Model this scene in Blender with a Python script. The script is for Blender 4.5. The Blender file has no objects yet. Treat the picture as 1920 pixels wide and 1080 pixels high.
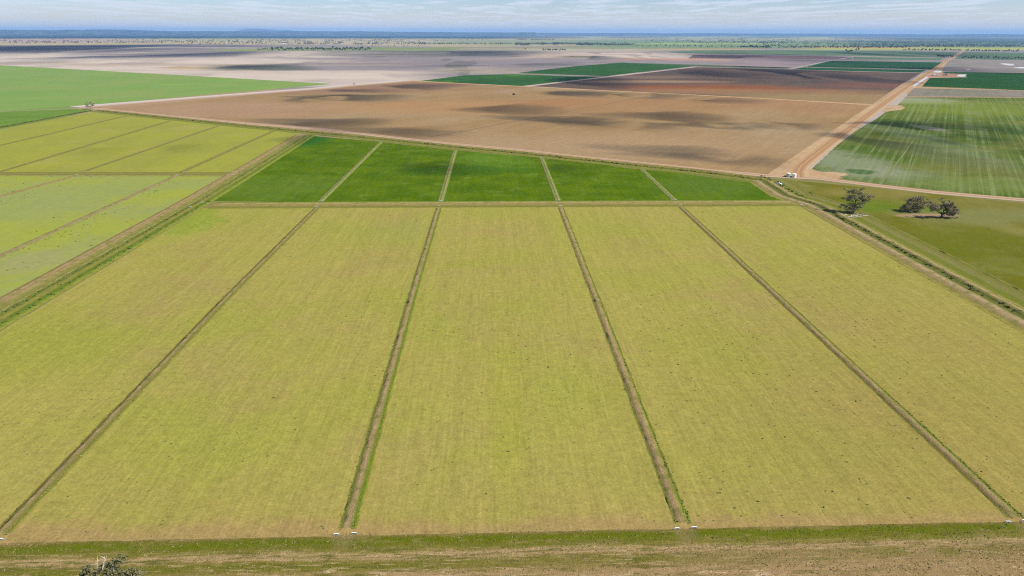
import bpy, math, random
import numpy as np
from math import radians as R, sin, cos, atan, atan2, pi, sqrt

sc = bpy.context.scene
col = sc.collection
# ------------------------------------------------------------------ camera, world, sun, exposure
H = 110.0                       # height of the camera above the plain, metres
FPX = 1280.0                    # focal length in pixels of a 1920 wide frame
HORY = 61.3; VPX = 922.0; ROLL = R(0.17)
PITCH = atan((540 - HORY) / FPX)
YAW = atan((960 - VPX) / (FPX / cos(PITCH)))
cam_d = bpy.data.cameras.new('camera'); cam = bpy.data.objects.new('camera', cam_d); col.objects.link(cam)
cam_d.sensor_width = 36.0; cam_d.lens = 36.0 * FPX / 1920.0
cam_d.clip_start = 1.0; cam_d.clip_end = 300000.0
from mathutils import Matrix, Vector
cam.matrix_world = (Matrix.Translation((0, 0, H)) @ Matrix.Rotation(-YAW, 4, 'Z') @
                    Matrix.Rotation(pi / 2 - PITCH, 4, 'X') @ Matrix.Rotation(ROLL, 4, 'Z'))
sc.camera = cam
SUN_EL = R(46); SUN_AZ = atan2(0.95, -0.32)        # azimuth clockwise from +Y
SUND = np.array([sin(SUN_AZ) * cos(SUN_EL), cos(SUN_AZ) * cos(SUN_EL), sin(SUN_EL)])
ld = bpy.data.lights.new('sun', 'SUN'); ld.energy = 4.2; ld.angle = R(0.53); ld.color = (1.0, 0.94, 0.84)
lo = bpy.data.objects.new('sun', ld); col.objects.link(lo); lo.location = (0, 0, 500)
lo.rotation_euler = Vector(SUND.tolist()).to_track_quat('Z', 'Y').to_euler()
sc.view_settings.view_transform = 'Standard'; sc.view_settings.look = 'None'
sc.view_settings.gamma = 1.0; sc.view_settings.use_curve_mapping = False
sc.view_settings.exposure = 0.86
sc.cycles.transparent_max_bounces = 48
sc.cycles.volume_max_steps = 64
sc.cycles.use_denoising = False; sc.cycles.filter_width = 1.1; sc.cycles.sample_clamp_indirect = 4.0
sc.cycles.max_bounces = 4; sc.cycles.volume_bounces = 0

world = bpy.data.worlds.new('World'); sc.world = world; world.use_nodes = True
wt = world.node_tree; wt.nodes.clear()
def wn(t, **kw):
    n = wt.nodes.new(t)
    for k, v in kw.items(): setattr(n, k, v)
    return n
wout = wn('ShaderNodeOutputWorld'); bg = wn('ShaderNodeBackground'); bg.inputs[1].default_value = 1.0
sky = wn('ShaderNodeTexSky', sky_type='NISHITA', sun_disc=False); sky.sun_elevation = SUN_EL; sky.sun_rotation = SUN_AZ
sky.altitude = 200; sky.air_density = 1.0; sky.dust_density = 0.3; sky.ozone_density = 2.0
skm = wn('ShaderNodeVectorMath', operation='MULTIPLY'); skm.inputs[1].default_value = (0.050, 0.058, 0.076)
wt.links.new(sky.outputs[0], skm.inputs[0])
tc = wn('ShaderNodeTexCoord'); sx = wn('ShaderNodeSeparateXYZ'); wt.links.new(tc.outputs['Generated'], sx.inputs[0])
def wm(op, a, b=None, clamp=False):
    n = wn('ShaderNodeMath', operation=op); n.use_clamp = clamp
    for i, q in enumerate((a, b)):
        if q is None: continue
        if isinstance(q, (int, float)): n.inputs[i].default_value = q
        else: wt.links.new(q, n.inputs[i])
    return n.outputs[0]
zz = wm('ADD', wm('MAXIMUM', sx.outputs[2], 0.0), 0.006)
px_ = wm('DIVIDE', sx.outputs[0], zz); py_ = wm('DIVIDE', sx.outputs[1], zz)
cb = wn('ShaderNodeCombineXYZ'); wt.links.new(wm('MULTIPLY', px_, 1.15), cb.inputs[0]); wt.links.new(wm('MULTIPLY', py_, 0.40), cb.inputs[1])
nz = wn('ShaderNodeTexNoise'); nz.inputs['Scale'].default_value = 0.62; nz.inputs['Detail'].default_value = 5
nz.inputs['Roughness'].default_value = 0.6; nz.inputs['Distortion'].default_value = 0.0
wt.links.new(cb.outputs[0], nz.inputs['Vector'])
nz2 = wn('ShaderNodeTexNoise'); nz2.inputs['Scale'].default_value = 0.07; nz2.inputs['Detail'].default_value = 3
wt.links.new(cb.outputs[0], nz2.inputs['Vector'])
mr = wn('ShaderNodeMapRange'); mr.interpolation_type = 'SMOOTHSTEP'
wt.links.new(wm('ADD', nz.outputs[0], wm('MULTIPLY', nz2.outputs[0], 0.35)), mr.inputs[0])
mr.inputs[1].default_value = 0.64; mr.inputs[2].default_value = 0.78; mr.inputs[3].default_value = 0.0; mr.inputs[4].default_value = 0.58
wmix = wn('ShaderNodeMix', data_type='RGBA')
hz = wn('ShaderNodeMapRange'); hz.interpolation_type = 'SMOOTHSTEP'; wt.links.new(sx.outputs[2], hz.inputs[0])
hz.inputs[1].default_value = 0.0; hz.inputs[2].default_value = 0.045; hz.inputs[3].default_value = 0.85; hz.inputs[4].default_value = 0.0
hmix = wn('ShaderNodeMix', data_type='RGBA'); wt.links.new(hz.outputs[0], hmix.inputs[0]); wt.links.new(skm.outputs[0], hmix.inputs[6]); hmix.inputs[7].default_value = (0.47, 0.43, 0.37, 1)
wt.links.new(mr.outputs[0], wmix.inputs[0]); wt.links.new(hmix.outputs[2], wmix.inputs[6])
wmix.inputs[7].default_value = (0.46, 0.49, 0.555, 1)
wt.links.new(wmix.outputs[2], bg.inputs[0]); wt.links.new(bg.outputs[0], wout.inputs[0])

# ------------------------------------------------------------------ picture point -> ground point
def at(px, py, z=0.0):
    x = px - 960.0; y = 540.0 - py
    xr = x * cos(ROLL) - y * sin(ROLL); yr = x * sin(ROLL) + y * cos(ROLL)
    dx = xr / FPX; dy = cos(PITCH) + yr / FPX * sin(PITCH); dz = -sin(PITCH) + yr / FPX * cos(PITCH)
    dz = min(dz, -1.2e-3)
    t = -(H - z) / dz; X = dx * t; Y = dy * t
    c, s = cos(YAW), sin(YAW)
    return (X * c + Y * s, -X * s + Y * c)
def pix(X, Y, Z=0.0):
    c, s = cos(YAW), sin(YAW)
    x = X * c - Y * s; y = X * s + Y * c; z = Z - H
    zc = y * cos(PITCH) - z * sin(PITCH); up = y * sin(PITCH) + z * cos(PITCH)
    a = x / zc * FPX; b = up / zc * FPX
    return (960 + a * cos(ROLL) + b * sin(ROLL), 540 - (-a * sin(ROLL) + b * cos(ROLL)))
def P(*pts): return [at(*p) for p in pts]

KA = 2.05                                              # how much brighter sunlit surfaces show than their albedo
def lin(v):
    v /= 255.0
    return v / 12.92 if v <= 0.04045 else ((v + 0.055) / 1.055) ** 2.4
def C(r, g, b): return (lin(r) / KA, lin(g) / KA, lin(b) / KA)

# ------------------------------------------------------------------ tagging and meshes
def tag(o, label=None, cat=None, group=None, kind=None):
    if label: o['label'] = label
    if cat: o['category'] = cat
    if group: o['group'] = group
    if kind: o['kind'] = kind
    return o
def mesh_obj(name, verts, faces, mat, parent=None, smooth=False):
    me = bpy.data.meshes.new(name); me.from_pydata(verts, [], faces); me.update()
    if mat: me.materials.append(mat)
    if smooth: me.polygons.foreach_set('use_smooth', [True] * len(me.polygons))
    o = bpy.data.objects.new(name, me); col.objects.link(o)
    if parent: o.parent = parent
    return o
def empty(name, loc, rz=0.0):
    o = bpy.data.objects.new(name, None); col.objects.link(o); o.location = loc; o.rotation_euler = (0, 0, rz)
    o.empty_display_size = 0.5
    return o
def copy_tree(o, loc, rz=0.0, scl=None):
    r = o.copy(); col.objects.link(r); r.location = loc; r.rotation_euler = (0, 0, rz)
    if scl: r.scale = scl
    for ch in o.children:
        c = ch.copy(); col.objects.link(c); c.parent = r
        for g in ch.children:
            d = g.copy(); col.objects.link(d); d.parent = c
    return r
class MB:
    def __init__(s): s.v = []; s.f = []
    def box(s, x0, x1, y0, y1, z0, z1):
        b = len(s.v)
        s.v += [(x0,y0,z0),(x1,y0,z0),(x1,y1,z0),(x0,y1,z0),(x0,y0,z1),(x1,y0,z1),(x1,y1,z1),(x0,y1,z1)]
        s.f += [(b,b+3,b+2,b+1),(b+4,b+5,b+6,b+7),(b,b+1,b+5,b+4),(b+1,b+2,b+6,b+5),(b+2,b+3,b+7,b+6),(b+3,b,b+4,b+7)]
        return s
    def tube(s, pts, rad, n=6, cap=True):
        pts = [Vector(p) for p in pts]; rings = []
        for i, p in enumerate(pts):
            d = (pts[min(i + 1, len(pts) - 1)] - pts[max(i - 1, 0)]).normalized()
            a = d.cross(Vector((0.13, 0.21, 0.97)))
            if a.length < 1e-3: a = d.cross(Vector((1, 0, 0)))
            a.normalize(); b = d.cross(a); ring = []
            for k in range(n):
                t = 2 * pi * k / n; q = p + (a * cos(t) + b * sin(t)) * rad[i]
                ring.append(len(s.v)); s.v.append(tuple(q))
            rings.append(ring)
        for r0, r1 in zip(rings, rings[1:]):
            for k in range(n): s.f.append((r0[k], r0[(k+1) % n], r1[(k+1) % n], r1[k]))
        if cap: s.f.append(tuple(rings[-1])); s.f.append(tuple(reversed(rings[0])))
        return s
    def lathe(s, prof, n=24, cx=0, cy=0):
        rings = []
        for (r, z) in prof:
            ring = []
            for k in range(n):
                t = 2 * pi * k / n; ring.append(len(s.v)); s.v.append((cx + r * cos(t), cy + r * sin(t), z))
            rings.append(ring)
        for r0, r1 in zip(rings, rings[1:]):
            for k in range(n): s.f.append((r0[k], r0[(k+1) % n], r1[(k+1) % n], r1[k]))
        return s
    def prism(s, prof, y0, y1):
        b = len(s.v); n = len(prof)
        s.v += [(x, y0, z) for x, z in prof] + [(x, y1, z) for x, z in prof]
        s.f.append(tuple(range(b, b + n))); s.f.append(tuple(reversed(range(b + n, b + 2 * n))))
        for k in range(n): s.f.append((b + (k+1) % n, b + k, b + n + k, b + n + (k+1) % n))
        return s
    def build(s, name, mat, parent=None, smooth=False): return mesh_obj(name, s.v, s.f, mat, parent, smooth)

# numpy value noise, used for outlines and relief
_rs = np.random.RandomState(7); _tab = _rs.rand(256, 256)
def vnoise(x, y):
    x = np.asarray(x, float); y = np.asarray(y, float)
    xi = np.floor(x).astype(int); yi = np.floor(y).astype(int); fx = x - xi; fy = y - yi
    fx = fx * fx * (3 - 2 * fx); fy = fy * fy * (3 - 2 * fy)
    a = _tab[xi & 255, yi & 255]; b = _tab[(xi + 1) & 255, yi & 255]
    c = _tab[xi & 255, (yi + 1) & 255]; d = _tab[(xi + 1) & 255, (yi + 1) & 255]
    return (a * (1 - fx) + b * fx) * (1 - fy) + (c * (1 - fx) + d * fx) * fy
def fbm(x, y, o=4):
    s = 0; a = 0.5; t = 0
    for k in range(o):
        s = s + a * vnoise(x * 2 ** k + 17.3 * k, y * 2 ** k - 9.1 * k); t += a; a *= 0.55
    return s / t

# ------------------------------------------------------------------ node helper
class NT:
    def __init__(s, name, rough=0.95, spec=0.0):
        s.m = bpy.data.materials.new(name); s.m.use_nodes = True; s.t = s.m.node_tree; s.t.nodes.clear()
        s.out = s.t.nodes.new('ShaderNodeOutputMaterial'); s.b = s.t.nodes.new('ShaderNodeBsdfPrincipled')
        s.b.inputs['Roughness'].default_value = rough; s.b.inputs['Specular IOR Level'].default_value = spec
        s.t.links.new(s.b.outputs[0], s.out.inputs[0]); s._co = None
    def n(s, t, **kw):
        q = s.t.nodes.new(t)
        for k, v in kw.items(): setattr(q, k, v)
        return q
    def put(s, sock, v):
        if isinstance(v, (int, float)): sock.default_value = v
        elif isinstance(v, (tuple, list)):
            sock.default_value = tuple(v) + ((1,) if len(sock.default_value) == 4 and len(v) == 3 else ())
        else: s.t.links.new(v, sock)
    def co(s, kind='Object'):
        if s._co is None: s._co = s.n('ShaderNodeTexCoord')
        return s._co.outputs[kind]
    def math(s, op, a, b=None, clamp=False):
        q = s.n('ShaderNodeMath', operation=op); q.use_clamp = clamp; s.put(q.inputs[0], a)
        if b is not None: s.put(q.inputs[1], b)
        return q.outputs[0]
    def vmul(s, v, k):
        q = s.n('ShaderNodeVectorMath', operation='MULTIPLY'); s.put(q.inputs[0], v); s.put(q.inputs[1], k); return q.outputs[0]
    def vadd(s, v, k):
        q = s.n('ShaderNodeVectorMath', operation='ADD'); s.put(q.inputs[0], v); s.put(q.inputs[1], k); return q.outputs[0]
    def rot(s, v, a):
        q = s.n('ShaderNodeVectorRotate', rotation_type='Z_AXIS'); s.put(q.inputs['Vector'], v); q.inputs['Angle'].default_value = a; return q.outputs[0]
    def noise(s, v, scale, detail=3, rough=0.5, dist=0.0):
        q = s.n('ShaderNodeTexNoise'); s.put(q.inputs['Vector'], v); q.inputs['Scale'].default_value = scale
        q.inputs['Detail'].default_value = detail; q.inputs['Roughness'].default_value = rough; q.inputs['Distortion'].default_value = dist
        return q.outputs[0]
    def rng(s, v, a, b, c=0.0, d=1.0, smooth=True):
        q = s.n('ShaderNodeMapRange'); q.interpolation_type = 'SMOOTHSTEP' if smooth else 'LINEAR'
        s.put(q.inputs[0], v); q.inputs[1].default_value = a; q.inputs[2].default_value = b
        q.inputs[3].default_value = c; q.inputs[4].default_value = d; return q.outputs[0]
    def mix(s, f, a, b, blend='MIX'):
        q = s.n('ShaderNodeMix', data_type='RGBA'); q.blend_type = blend; s.put(q.inputs[0], f); s.put(q.inputs[6], a); s.put(q.inputs[7], b)
        return q.outputs[2]
    def scale(s, c, f):
        q = s.n('ShaderNodeVectorMath', operation='SCALE'); s.put(q.inputs[0], c); s.put(q.inputs['Scale'], f); return q.outputs[0]
    def bump(s, h, strength, dist):
        q = s.n('ShaderNodeBump'); s.put(q.inputs['Height'], h); q.inputs['Strength'].default_value = strength; q.inputs['Distance'].default_value = dist
        s.t.links.new(q.outputs[0], s.b.inputs['Normal'])
    def done(s, c): s.put(s.b.inputs['Base Color'], c); return s.m

def blob(t, px, py, rx, ry, ragged=0.5, soft=0.9, detail=0.01):
    """factor 1 inside a ragged patch of soil whose middle lies at the ground point of (px,py)"""
    X, Y = at(px, py); Xr = at(px + rx, py)[0] - X; Yr = abs(at(px, py - ry)[1] - at(px, py + ry)[1]) / 2
    v = t.vmul(t.vadd(t.co(), (-X, -Y, 0)), (1 / Xr, 1 / Yr, 0))
    q = t.n('ShaderNodeVectorMath', operation='LENGTH'); t.put(q.inputs[0], v)
    nn = t.noise(t.co(), detail, 4, 0.6)
    d = t.math('ADD', q.outputs['Value'], t.math('MULTIPLY', t.math('SUBTRACT', nn, 0.5), ragged * 2))
    return t.rng(d, 1 - soft / 2, 1 + soft / 2, 1.0, 0.0)

def field_mat(name, c1, c2, big=50, ang=0.0, sw=1.2, ss=0.25, sw2=None, ss2=0.0, fine=0.35, fsc=1.3, c3=None, c3s=0.02,
              c3r=(0.55, 0.7), spots=None, spot_sc=0.08, spot_thr=0.12, blobs=(), ycol=None, bump=0.25, slen=14.0, slen2=22.0, c4=None, dim=1.0):
    t = NT(name); co = t.co()
    c = t.mix(t.rng(t.noise(co, 1.0 / big, 4, 0.6), 0.36, 0.64), c1, c2)
    if c3: c = t.mix(t.rng(t.noise(co, c3s, 4, 0.65, 0.4), *c3r), c, c3)
    for bl in blobs: c = t.mix(t.math('MULTIPLY', blob(t, *bl[0]), bl[2]), c, bl[1])
    if ycol:
        for (y0, y1, cc, amt) in ycol:
            sep = t.n('ShaderNodeSeparateXYZ'); t.put(sep.inputs[0], co)
            wob = t.math('MULTIPLY', t.math('SUBTRACT', t.noise(co, 0.07, 4, 0.65), 0.5), abs(y1 - y0) * 2.2)
            c = t.mix(t.rng(t.math('ADD', sep.outputs[1], wob), y0, y1, amt, 0.0), c, cc)
    rc = t.rot(co, ang)
    st = t.noise(t.vmul(rc, (1 / sw, 1 / (sw * slen), 0)), 1.0, 2, 0.5)
    f = t.math('ADD', dim * (1 - ss / 2), t.math('MULTIPLY', st, ss * dim))
    if sw2:
        st2 = t.noise(t.vmul(rc, (1 / sw2, 1 / (sw2 * slen2), 0)), 1.0, 3, 0.6)
        if c4: c = t.mix(t.math('MULTIPLY', t.rng(st2, 0.47, 0.62), t.rng(t.noise(co, .02, 4, .65), .35, .65, .15, .85)), c, c4)
        f = t.math('MULTIPLY', f, t.math('ADD', 1 - ss2 / 2, t.math('MULTIPLY', st2, ss2)))
    g1 = t.noise(co, fsc, 3, 0.7)
    f = t.math('MULTIPLY', f, t.math('ADD', 1 - fine / 2, t.math('MULTIPLY', g1, fine)))
    m2 = t.noise(co, 0.16, 3, 0.6)
    f = t.math('MULTIPLY', f, t.math('ADD', 0.90, t.math('MULTIPLY', m2, 0.20)))
    g2 = t.noise(co, fsc * 0.3, 4, 0.75)
    f = t.math('MULTIPLY', f, t.math('ADD', 1 - fine * .45, t.math('MULTIPLY', g2, fine * .9)))
    c = t.scale(c, f)
    if spots:
        w = t.n('ShaderNodeTexVoronoi'); t.put(w.inputs['Vector'], t.vadd(co, t.scale(t.noise(co, 0.6, 2), 3.0))); w.inputs['Scale'].default_value = spot_sc
        gate = t.rng(t.noise(co, 0.02, 3), 0.42, 0.62)
        c = t.mix(t.math('MULTIPLY', t.rng(w.outputs['Distance'], spot_thr * 0.5, spot_thr, 0.75, 0.0), gate), c, spots)
    if bump: t.bump(t.math('ADD', t.math('MULTIPLY', g1, 1.0), t.math('MULTIPLY', st, 0.4)), bump, 0.5)
    return t.done(c)

def strip_mat(name, amt=0.5, streak=0.4, fsc=1.6, bump=0.5, tuft=None, tthr=(0.56, 0.68)):
    """colours come with the cross section (growth, soil and some painted shade on each part of the strip); noise breaks them up"""
    t = NT(name); at_ = t.n('ShaderNodeAttribute', attribute_name='tint'); uv = t.n('ShaderNodeUVMap'); uv.uv_map = 'along'
    co = t.co()
    lng = t.noise(t.vmul(uv.outputs[0], (1.6, 0.07, 0)), 1.0, 4, 0.65)
    fn = t.noise(co, fsc, 4, 0.7); md = t.noise(co, 0.25, 4, 0.65)
    c = at_.outputs['Color']
    if tuft: c = t.mix(t.math('MULTIPLY', t.rng(md, *tthr), 0.8), c, tuft)
    f = t.math('ADD', 1 - amt / 2, t.math('MULTIPLY', fn, amt))
    f = t.math('MULTIPLY', f, t.math('ADD', 1 - streak / 2, t.math('MULTIPLY', lng, streak)))
    t.bump(fn, bump, 0.4)
    return t.done(t.scale(c, f))

# ------------------------------------------------------------------ sheets and strips
def densify(pts, step, jit, seed=0.0):
    out = []
    n = len(pts)
    for i in range(n):
        a = np.array(pts[i]); b = np.array(pts[(i + 1) % n]); L = np.linalg.norm(b - a)
        k = max(1, int(min(L / step, 400)))
        nrm = np.array([-(b - a)[1], (b - a)[0]]) / max(L, 1e-6)
        for j in range(k):
            p = a + (b - a) * j / k
            if jit and j: p = p + nrm * (float(fbm(p[0] * 0.12 + seed, p[1] * 0.12 + seed, 4)) - 0.5) * 2 * jit
            out.append((float(p[0]), float(p[1])))
    return out
def sheet(name, pts, z, mat, label, jit=0.0, step=4.0):
    pts = densify(pts, step, jit, len(label)) if jit else pts
    from mathutils.geometry import tessellate_polygon
    vs = [(x, y, z) for x, y in pts]
    tris = tessellate_polygon([[Vector(v) for v in vs]])
    fs = []
    for t in tris:
        a, b, c = (Vector(vs[i]) for i in t)
        fs.append(tuple(t) if (b - a).cross(c - a).z > 0 else tuple(reversed(t)))
    o = mesh_obj(name, vs, fs, mat)
    return tag(o, label, None, None, 'structure')
def strip(name, path, prof, z, mat, label, ds=2.0, jit=0.12, rel=0.15, kind='structure', ragged=0.35):
    """path: ground points; prof: (offset to the right of travel, height, colour)"""
    path = [np.array(p, float) for p in path]; pts = []; s = 0; al = []
    for a, b in zip(path, path[1:]):
        L = np.linalg.norm(b - a); k = max(1, int(L / ds))
        for j in range(k): pts.append(a + (b - a) * j / k); al.append(s + L * j / k)
        s += L
    pts.append(path[-1]); al.append(s)
    pts = np.array(pts); al = np.array(al)
    d = np.gradient(pts, axis=0); d /= np.linalg.norm(d, axis=1)[:, None]
    nr = np.stack([d[:, 1], -d[:, 0]], 1)
    m = len(prof); V = []; Cc = []; UV = []
    for j, (u, h, c) in enumerate(prof):
        edge = j in (0, m - 1)
        wob = (fbm(al * 0.22 + 3.1 * j, al * 0 + 5.7 * j + z * 50, 4) - 0.5) * 2 * (ragged if edge else jit * 2)
        hh = np.full(len(al), z + h)
        if not edge: hh = hh + (fbm(al * 0.5 + 11 * j, al * 0 + u * 0.9, 3) - 0.5) * 2 * rel * (abs(h) + 0.02)
        else: hh = np.full(len(al), z)
        q = pts + nr * (u + wob)[:, None]
        V.append(np.concatenate([q, hh[:, None]], 1)); Cc.append(np.tile(np.array(c), (len(al), 1))); UV.append(np.stack([np.full(len(al), u), al], 1))
    V = np.stack(V, 1); Cc = np.stack(Cc, 1); UV = np.stack(UV, 1); n = len(al)
    tp = np.clip(np.minimum(al, al[-1] - al) / 3.0, 0, 1) ** .7; V[:, :, 2] = z + (V[:, :, 2] - z) * tp[:, None]
    idx = np.arange(n * m).reshape(n, m)
    F = np.stack([idx[:-1, :-1], idx[:-1, 1:], idx[1:, 1:], idx[1:, :-1]], -1).reshape(-1, 4)
    me = bpy.data.meshes.new(name); me.from_pydata(V.reshape(-1, 3).tolist(), [], F.tolist()); me.materials.append(mat)
    ca = me.color_attributes.new('tint', 'FLOAT_COLOR', 'POINT')
    ca.data.foreach_set('color', np.concatenate([Cc.reshape(-1, 3), np.ones((n * m, 1))], 1).ravel())
    uvl = me.uv_layers.new(name='along'); li = np.empty(len(me.loops), int); me.loops.foreach_get('vertex_index', li)
    uvl.data.foreach_set('uv', UV.reshape(-1, 2)[li].ravel())
    me.polygons.foreach_set('use_smooth', [True] * len(me.polygons))
    o = bpy.data.objects.new(name, me); col.objects.link(o)
    return tag(o, label, None, None, kind)

# ------------------------------------------------------------------ THE PLAIN: one sheet to the horizon, painted with its soils and some cloud shade
def build_ground():
    nr, na = 760, 620
    r = np.concatenate([[0.0], np.geomspace(40, 62000, nr - 1)])
    a = np.concatenate([np.linspace(-pi, -R(48), 50)[:-1], np.linspace(-R(48), R(48), na), np.linspace(R(48), pi, 50)[1:]])
    A, Rr = np.meshgrid(a + YAW, r); X = Rr * np.sin(A); Y = Rr * np.cos(A)
    c, s = cos(YAW), sin(YAW); x = X * c - Y * s; y = X * s + Y * c
    zc = np.maximum(y * cos(PITCH) + H * sin(PITCH), 1e-3); up = y * sin(PITCH) - H * cos(PITCH)
    a1 = x / zc * FPX; b1 = up / zc * FPX
    px = 960 + a1 * cos(ROLL) + b1 * sin(ROLL); py = 540 + a1 * sin(ROLL) - b1 * cos(ROLL)
    front = (y > 60)
    px = np.where(front, px, 5000); py = np.where(front, py, 3000)
    v = py - (61.3 + (px - 960) * 0.003)               # depth below the horizon: a stand-in for distance
    base = np.array(C(150, 140, 100)); Cc = np.tile(base, X.shape + (1,))
    n1 = fbm(X / 900, Y / 900, 5); n2 = fbm(X / 220 + 40, Y / 220, 4); n3 = fbm(X / 2600 + 9, Y / 2600 + 70, 4); n4 = fbm(X / 1500, Y / 5000 + 30, 4)
    def ss(e0, e1, q): t = np.clip((q - e0) / (e1 - e0), 0, 1); return t * t * (3 - 2 * t)
    def lay(f, colr):
        nonlocal Cc
        f = np.clip(f, 0, 1)[..., None]; Cc = Cc * (1 - f) + np.array(colr) * f
    def band(x0, x1, y0, y1, colr, sxx=40, syy=2.0, rag=1.0, amt=1.0):
        w = (n1 - 0.5) * 2 * rag; qx = px + w * sxx * 2.0; qy = py + w * syy * 2.2 + (n2 - .5) * syy * 2.2 * rag
        lay(amt * ss(x0 - sxx, x0 + sxx, qx) * (1 - ss(x1 - sxx, x1 + sxx, qx)) * ss(y0 - syy, y0 + syy, qy) * (1 - ss(y1 - syy, y1 + syy, qy)), colr)
    cream = C(225, 208, 190); cream2 = C(206, 186, 165); lilac = C(163, 152, 150); lil2 = C(138, 128, 130); dark = C(96, 102, 92); olive = C(150, 152, 92)
    tan = C(205, 188, 145); pink = C(206, 175, 152); grn = C(140, 160, 108); forest = C(34, 54, 40); yel = C(205, 205, 80); mauve = C(118, 98, 96)
    # beyond the farm: dry lake bed
    lay(ss(76, 80, py) * (1 - ss(215, 225, py)), lilac)
    band(-300, 3000, 72, 86, tan, 40, 1.5)
    band(-300, 480, 92, 160, cream, 60, 2.2, 1.0); band(-300, 260, 78, 84.5, tan, 60, .8)
    band(-300, 500, 84.8, 97.2, lil2, 50, 0.9, 0.5); band(130, 500, 96, 108, lilac, 90, 2.2, 1.2); band(250, 700, 84, 98, lilac, 80, 1.5)  # dark lilac band at left paints cloud shade into the soil
    band(200, 430, 88, 90, cream, 40, 0.6); band(60, 200, 88.5, 90.0, cream, 60, 0.4, 1, .8)
    band(0, 480, 118, 123, cream2, 140, 1.6, 1.4); band(300, 400, 125, 129, C(205, 170, 110), 30, 1.0, 1.0, .8); band(360, 500, 118.5, 131, C(190, 182, 150), 60, 2.5, 1.4, .6)
    band(380, 560, 119, 130, dark, 45, 3.0, 1.2, .85)  # dark patch tints the soil for the cloud shade lying here
    band(440, 790, 132, 160, cream, 60, 3.0, 0.9); band(560, 760, 149, 163, C(212, 196, 182), 60, 2)
    band(480, 640, 99, 109, cream, 40, 2, 1.6, .9); band(450, 600, 110, 119, cream, 70, 2, 1.4, .9); band(560, 780, 115, 118.5, cream2, 60, 1.0, 1.3, .8)
    band(520, 900, 99, 101, cream2, 60, 0.8, 1.0, .7); band(740, 1060, 95, 107, dark, 60, 2.2, 1.2, .55); band(620, 740, 101, 105.5, dark, 30, 1.4, 1.0, .5)  # the wide dark band is cloud shade painted into the soil colour
    band(800, 1200, 88.5, 96, C(196, 186, 160), 60, 1.2); band(480, 860, 88, 95.5, C(150, 165, 100), 30, 1.2, .6)
    band(400, 500, 92, 96, C(160, 172, 105), 30, 1.0, .6)
    band(1010, 1330, 95.5, 111, cream2, 50, 2.4, 1.2); band(1080, 1250, 99, 102, cream, 50, 1.0); band(1100, 1330, 104, 110, cream, 40, 1.4, .8)
    band(1065, 1140, 105.5, 110, C(110, 112, 80), 22, 1.2, 1.0, .8); band(1180, 1380, 109.5, 114, C(214, 160, 130), 40, 1.0, 1.0, .75)
    band(990, 1080, 120, 124, dark, 30, 1.0, 1.2, .6); band(830, 960, 127, 137, C(178, 168, 150), 40, 2.5, 1.6, .8); band(840, 900, 131, 134, C(100, 110, 70), 24, 1.0, 1.6, .7)
    band(1220, 1480, 95, 99, C(104, 108, 118), 60, .8, .8, .8)
    band(1180, 1420, 90, 94, C(205, 180, 120), 60, .7, .8, .8)
    # thin dark cracks and drains
    lay(0.45 * ss(0.66, 0.72, fbm(X / 120, Y / 700 + 5, 4)) * ss(96, 100, py) * (1 - ss(150, 158, py)) * ss(400, 700, px), dark)
    lay(0.35 * ss(0.56, 0.66, fbm(X / 500, Y / 260 + 15, 4)) * ss(96, 100, py) * (1 - ss(150, 158, py)), cream2)
    lay(0.3 * ss(0.58, 0.68, n2) * ss(96, 104, py) * (1 - ss(150, 158, py)), lil2)
    # farther paddocks
    band(820, 1500, 74, 84, C(165, 172, 125), 60, 1.5); band(1100, 3000, 76, 90, grn, 60, 2, .8); band(1180, 1450, 80, 83, C(175, 195, 105), 40, .8)
    band(600, 1120, 88, 91, olive, 60, 1, 1, .7); band(240, 460, 71.5, 78, C(190, 190, 140), 40, 1.2, 1, .7); band(-300, 250, 72, 79, C(208, 176, 160), 60, 1.4, 1, .8)
    band(1500, 3000, 88.6, 94, C(190, 195, 100), 60, .8, .6); band(1500, 1700, 88.6, 90.5, C(228, 178, 125), 50, .4, .5, .8)
    band(1260, 1450, 68.5, 71.5, C(200, 200, 120), 40, .6, .8); band(1420, 1560, 69.6, 72.2, yel, 20, .35, .4); band(1090, 1130, 68.3, 71.2, C(190, 200, 110), 16, .6)
    # woods: wherever trees close into one dark mass
    wl = ss(58, 60, py) * (1 - ss(71.0, 73.0, py + (n2 - .5) * 3)) * (1 - ss(900, 1100, px)); lay(wl, forest)
    wr = ss(58, 60, py) * (1 - ss(67.3, 68.6, py + (n1 - .5) * 2)) * ss(900, 1100, px); lay(wr, forest)
    lay(0.8 * ss(0.50, 0.58, n4) * ss(60, 62, py) * (1 - ss(86, 90, py)) * ss(1150, 1500, px), C(78, 100, 76))
    lay(0.6 * ss(1520, 1700, px) * ss(60, 66, py) * (1 - ss(84, 88, py + (n2 - .5) * 4)), C(76, 98, 80))
    lay((0.18 + .35 * ss(950, 1100, px)) * ss(0.56, 0.62, fbm(X / 700, Y / 2500, 4)) * ss(60, 62, py) * (1 - ss(70, 72, py)), C(170, 180, 140))
    lay(ss(150, 156, py) * ss(1000, 1100, px), C(200, 166, 128)); lay(ss(164, 172, py) * ss(120, 160, px) * (1 - ss(1000, 1100, px)), C(192, 160, 126)); lay(ss(150, 156, py) * (1 - ss(120, 160, px)), C(140, 160, 84))
    # near camera: rough verge below the bays
    lay(ss(300, 330, py), C(150, 142, 88))
    V = np.stack([X, Y, np.zeros_like(X)], -1).reshape(-1, 3)
    n, m = X.shape; idx = np.arange(n * m).reshape(n, m)
    F = np.stack([idx[:-1, :-1], idx[:-1, 1:], idx[1:, 1:], idx[1:, :-1]], -1).reshape(-1, 4)
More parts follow.
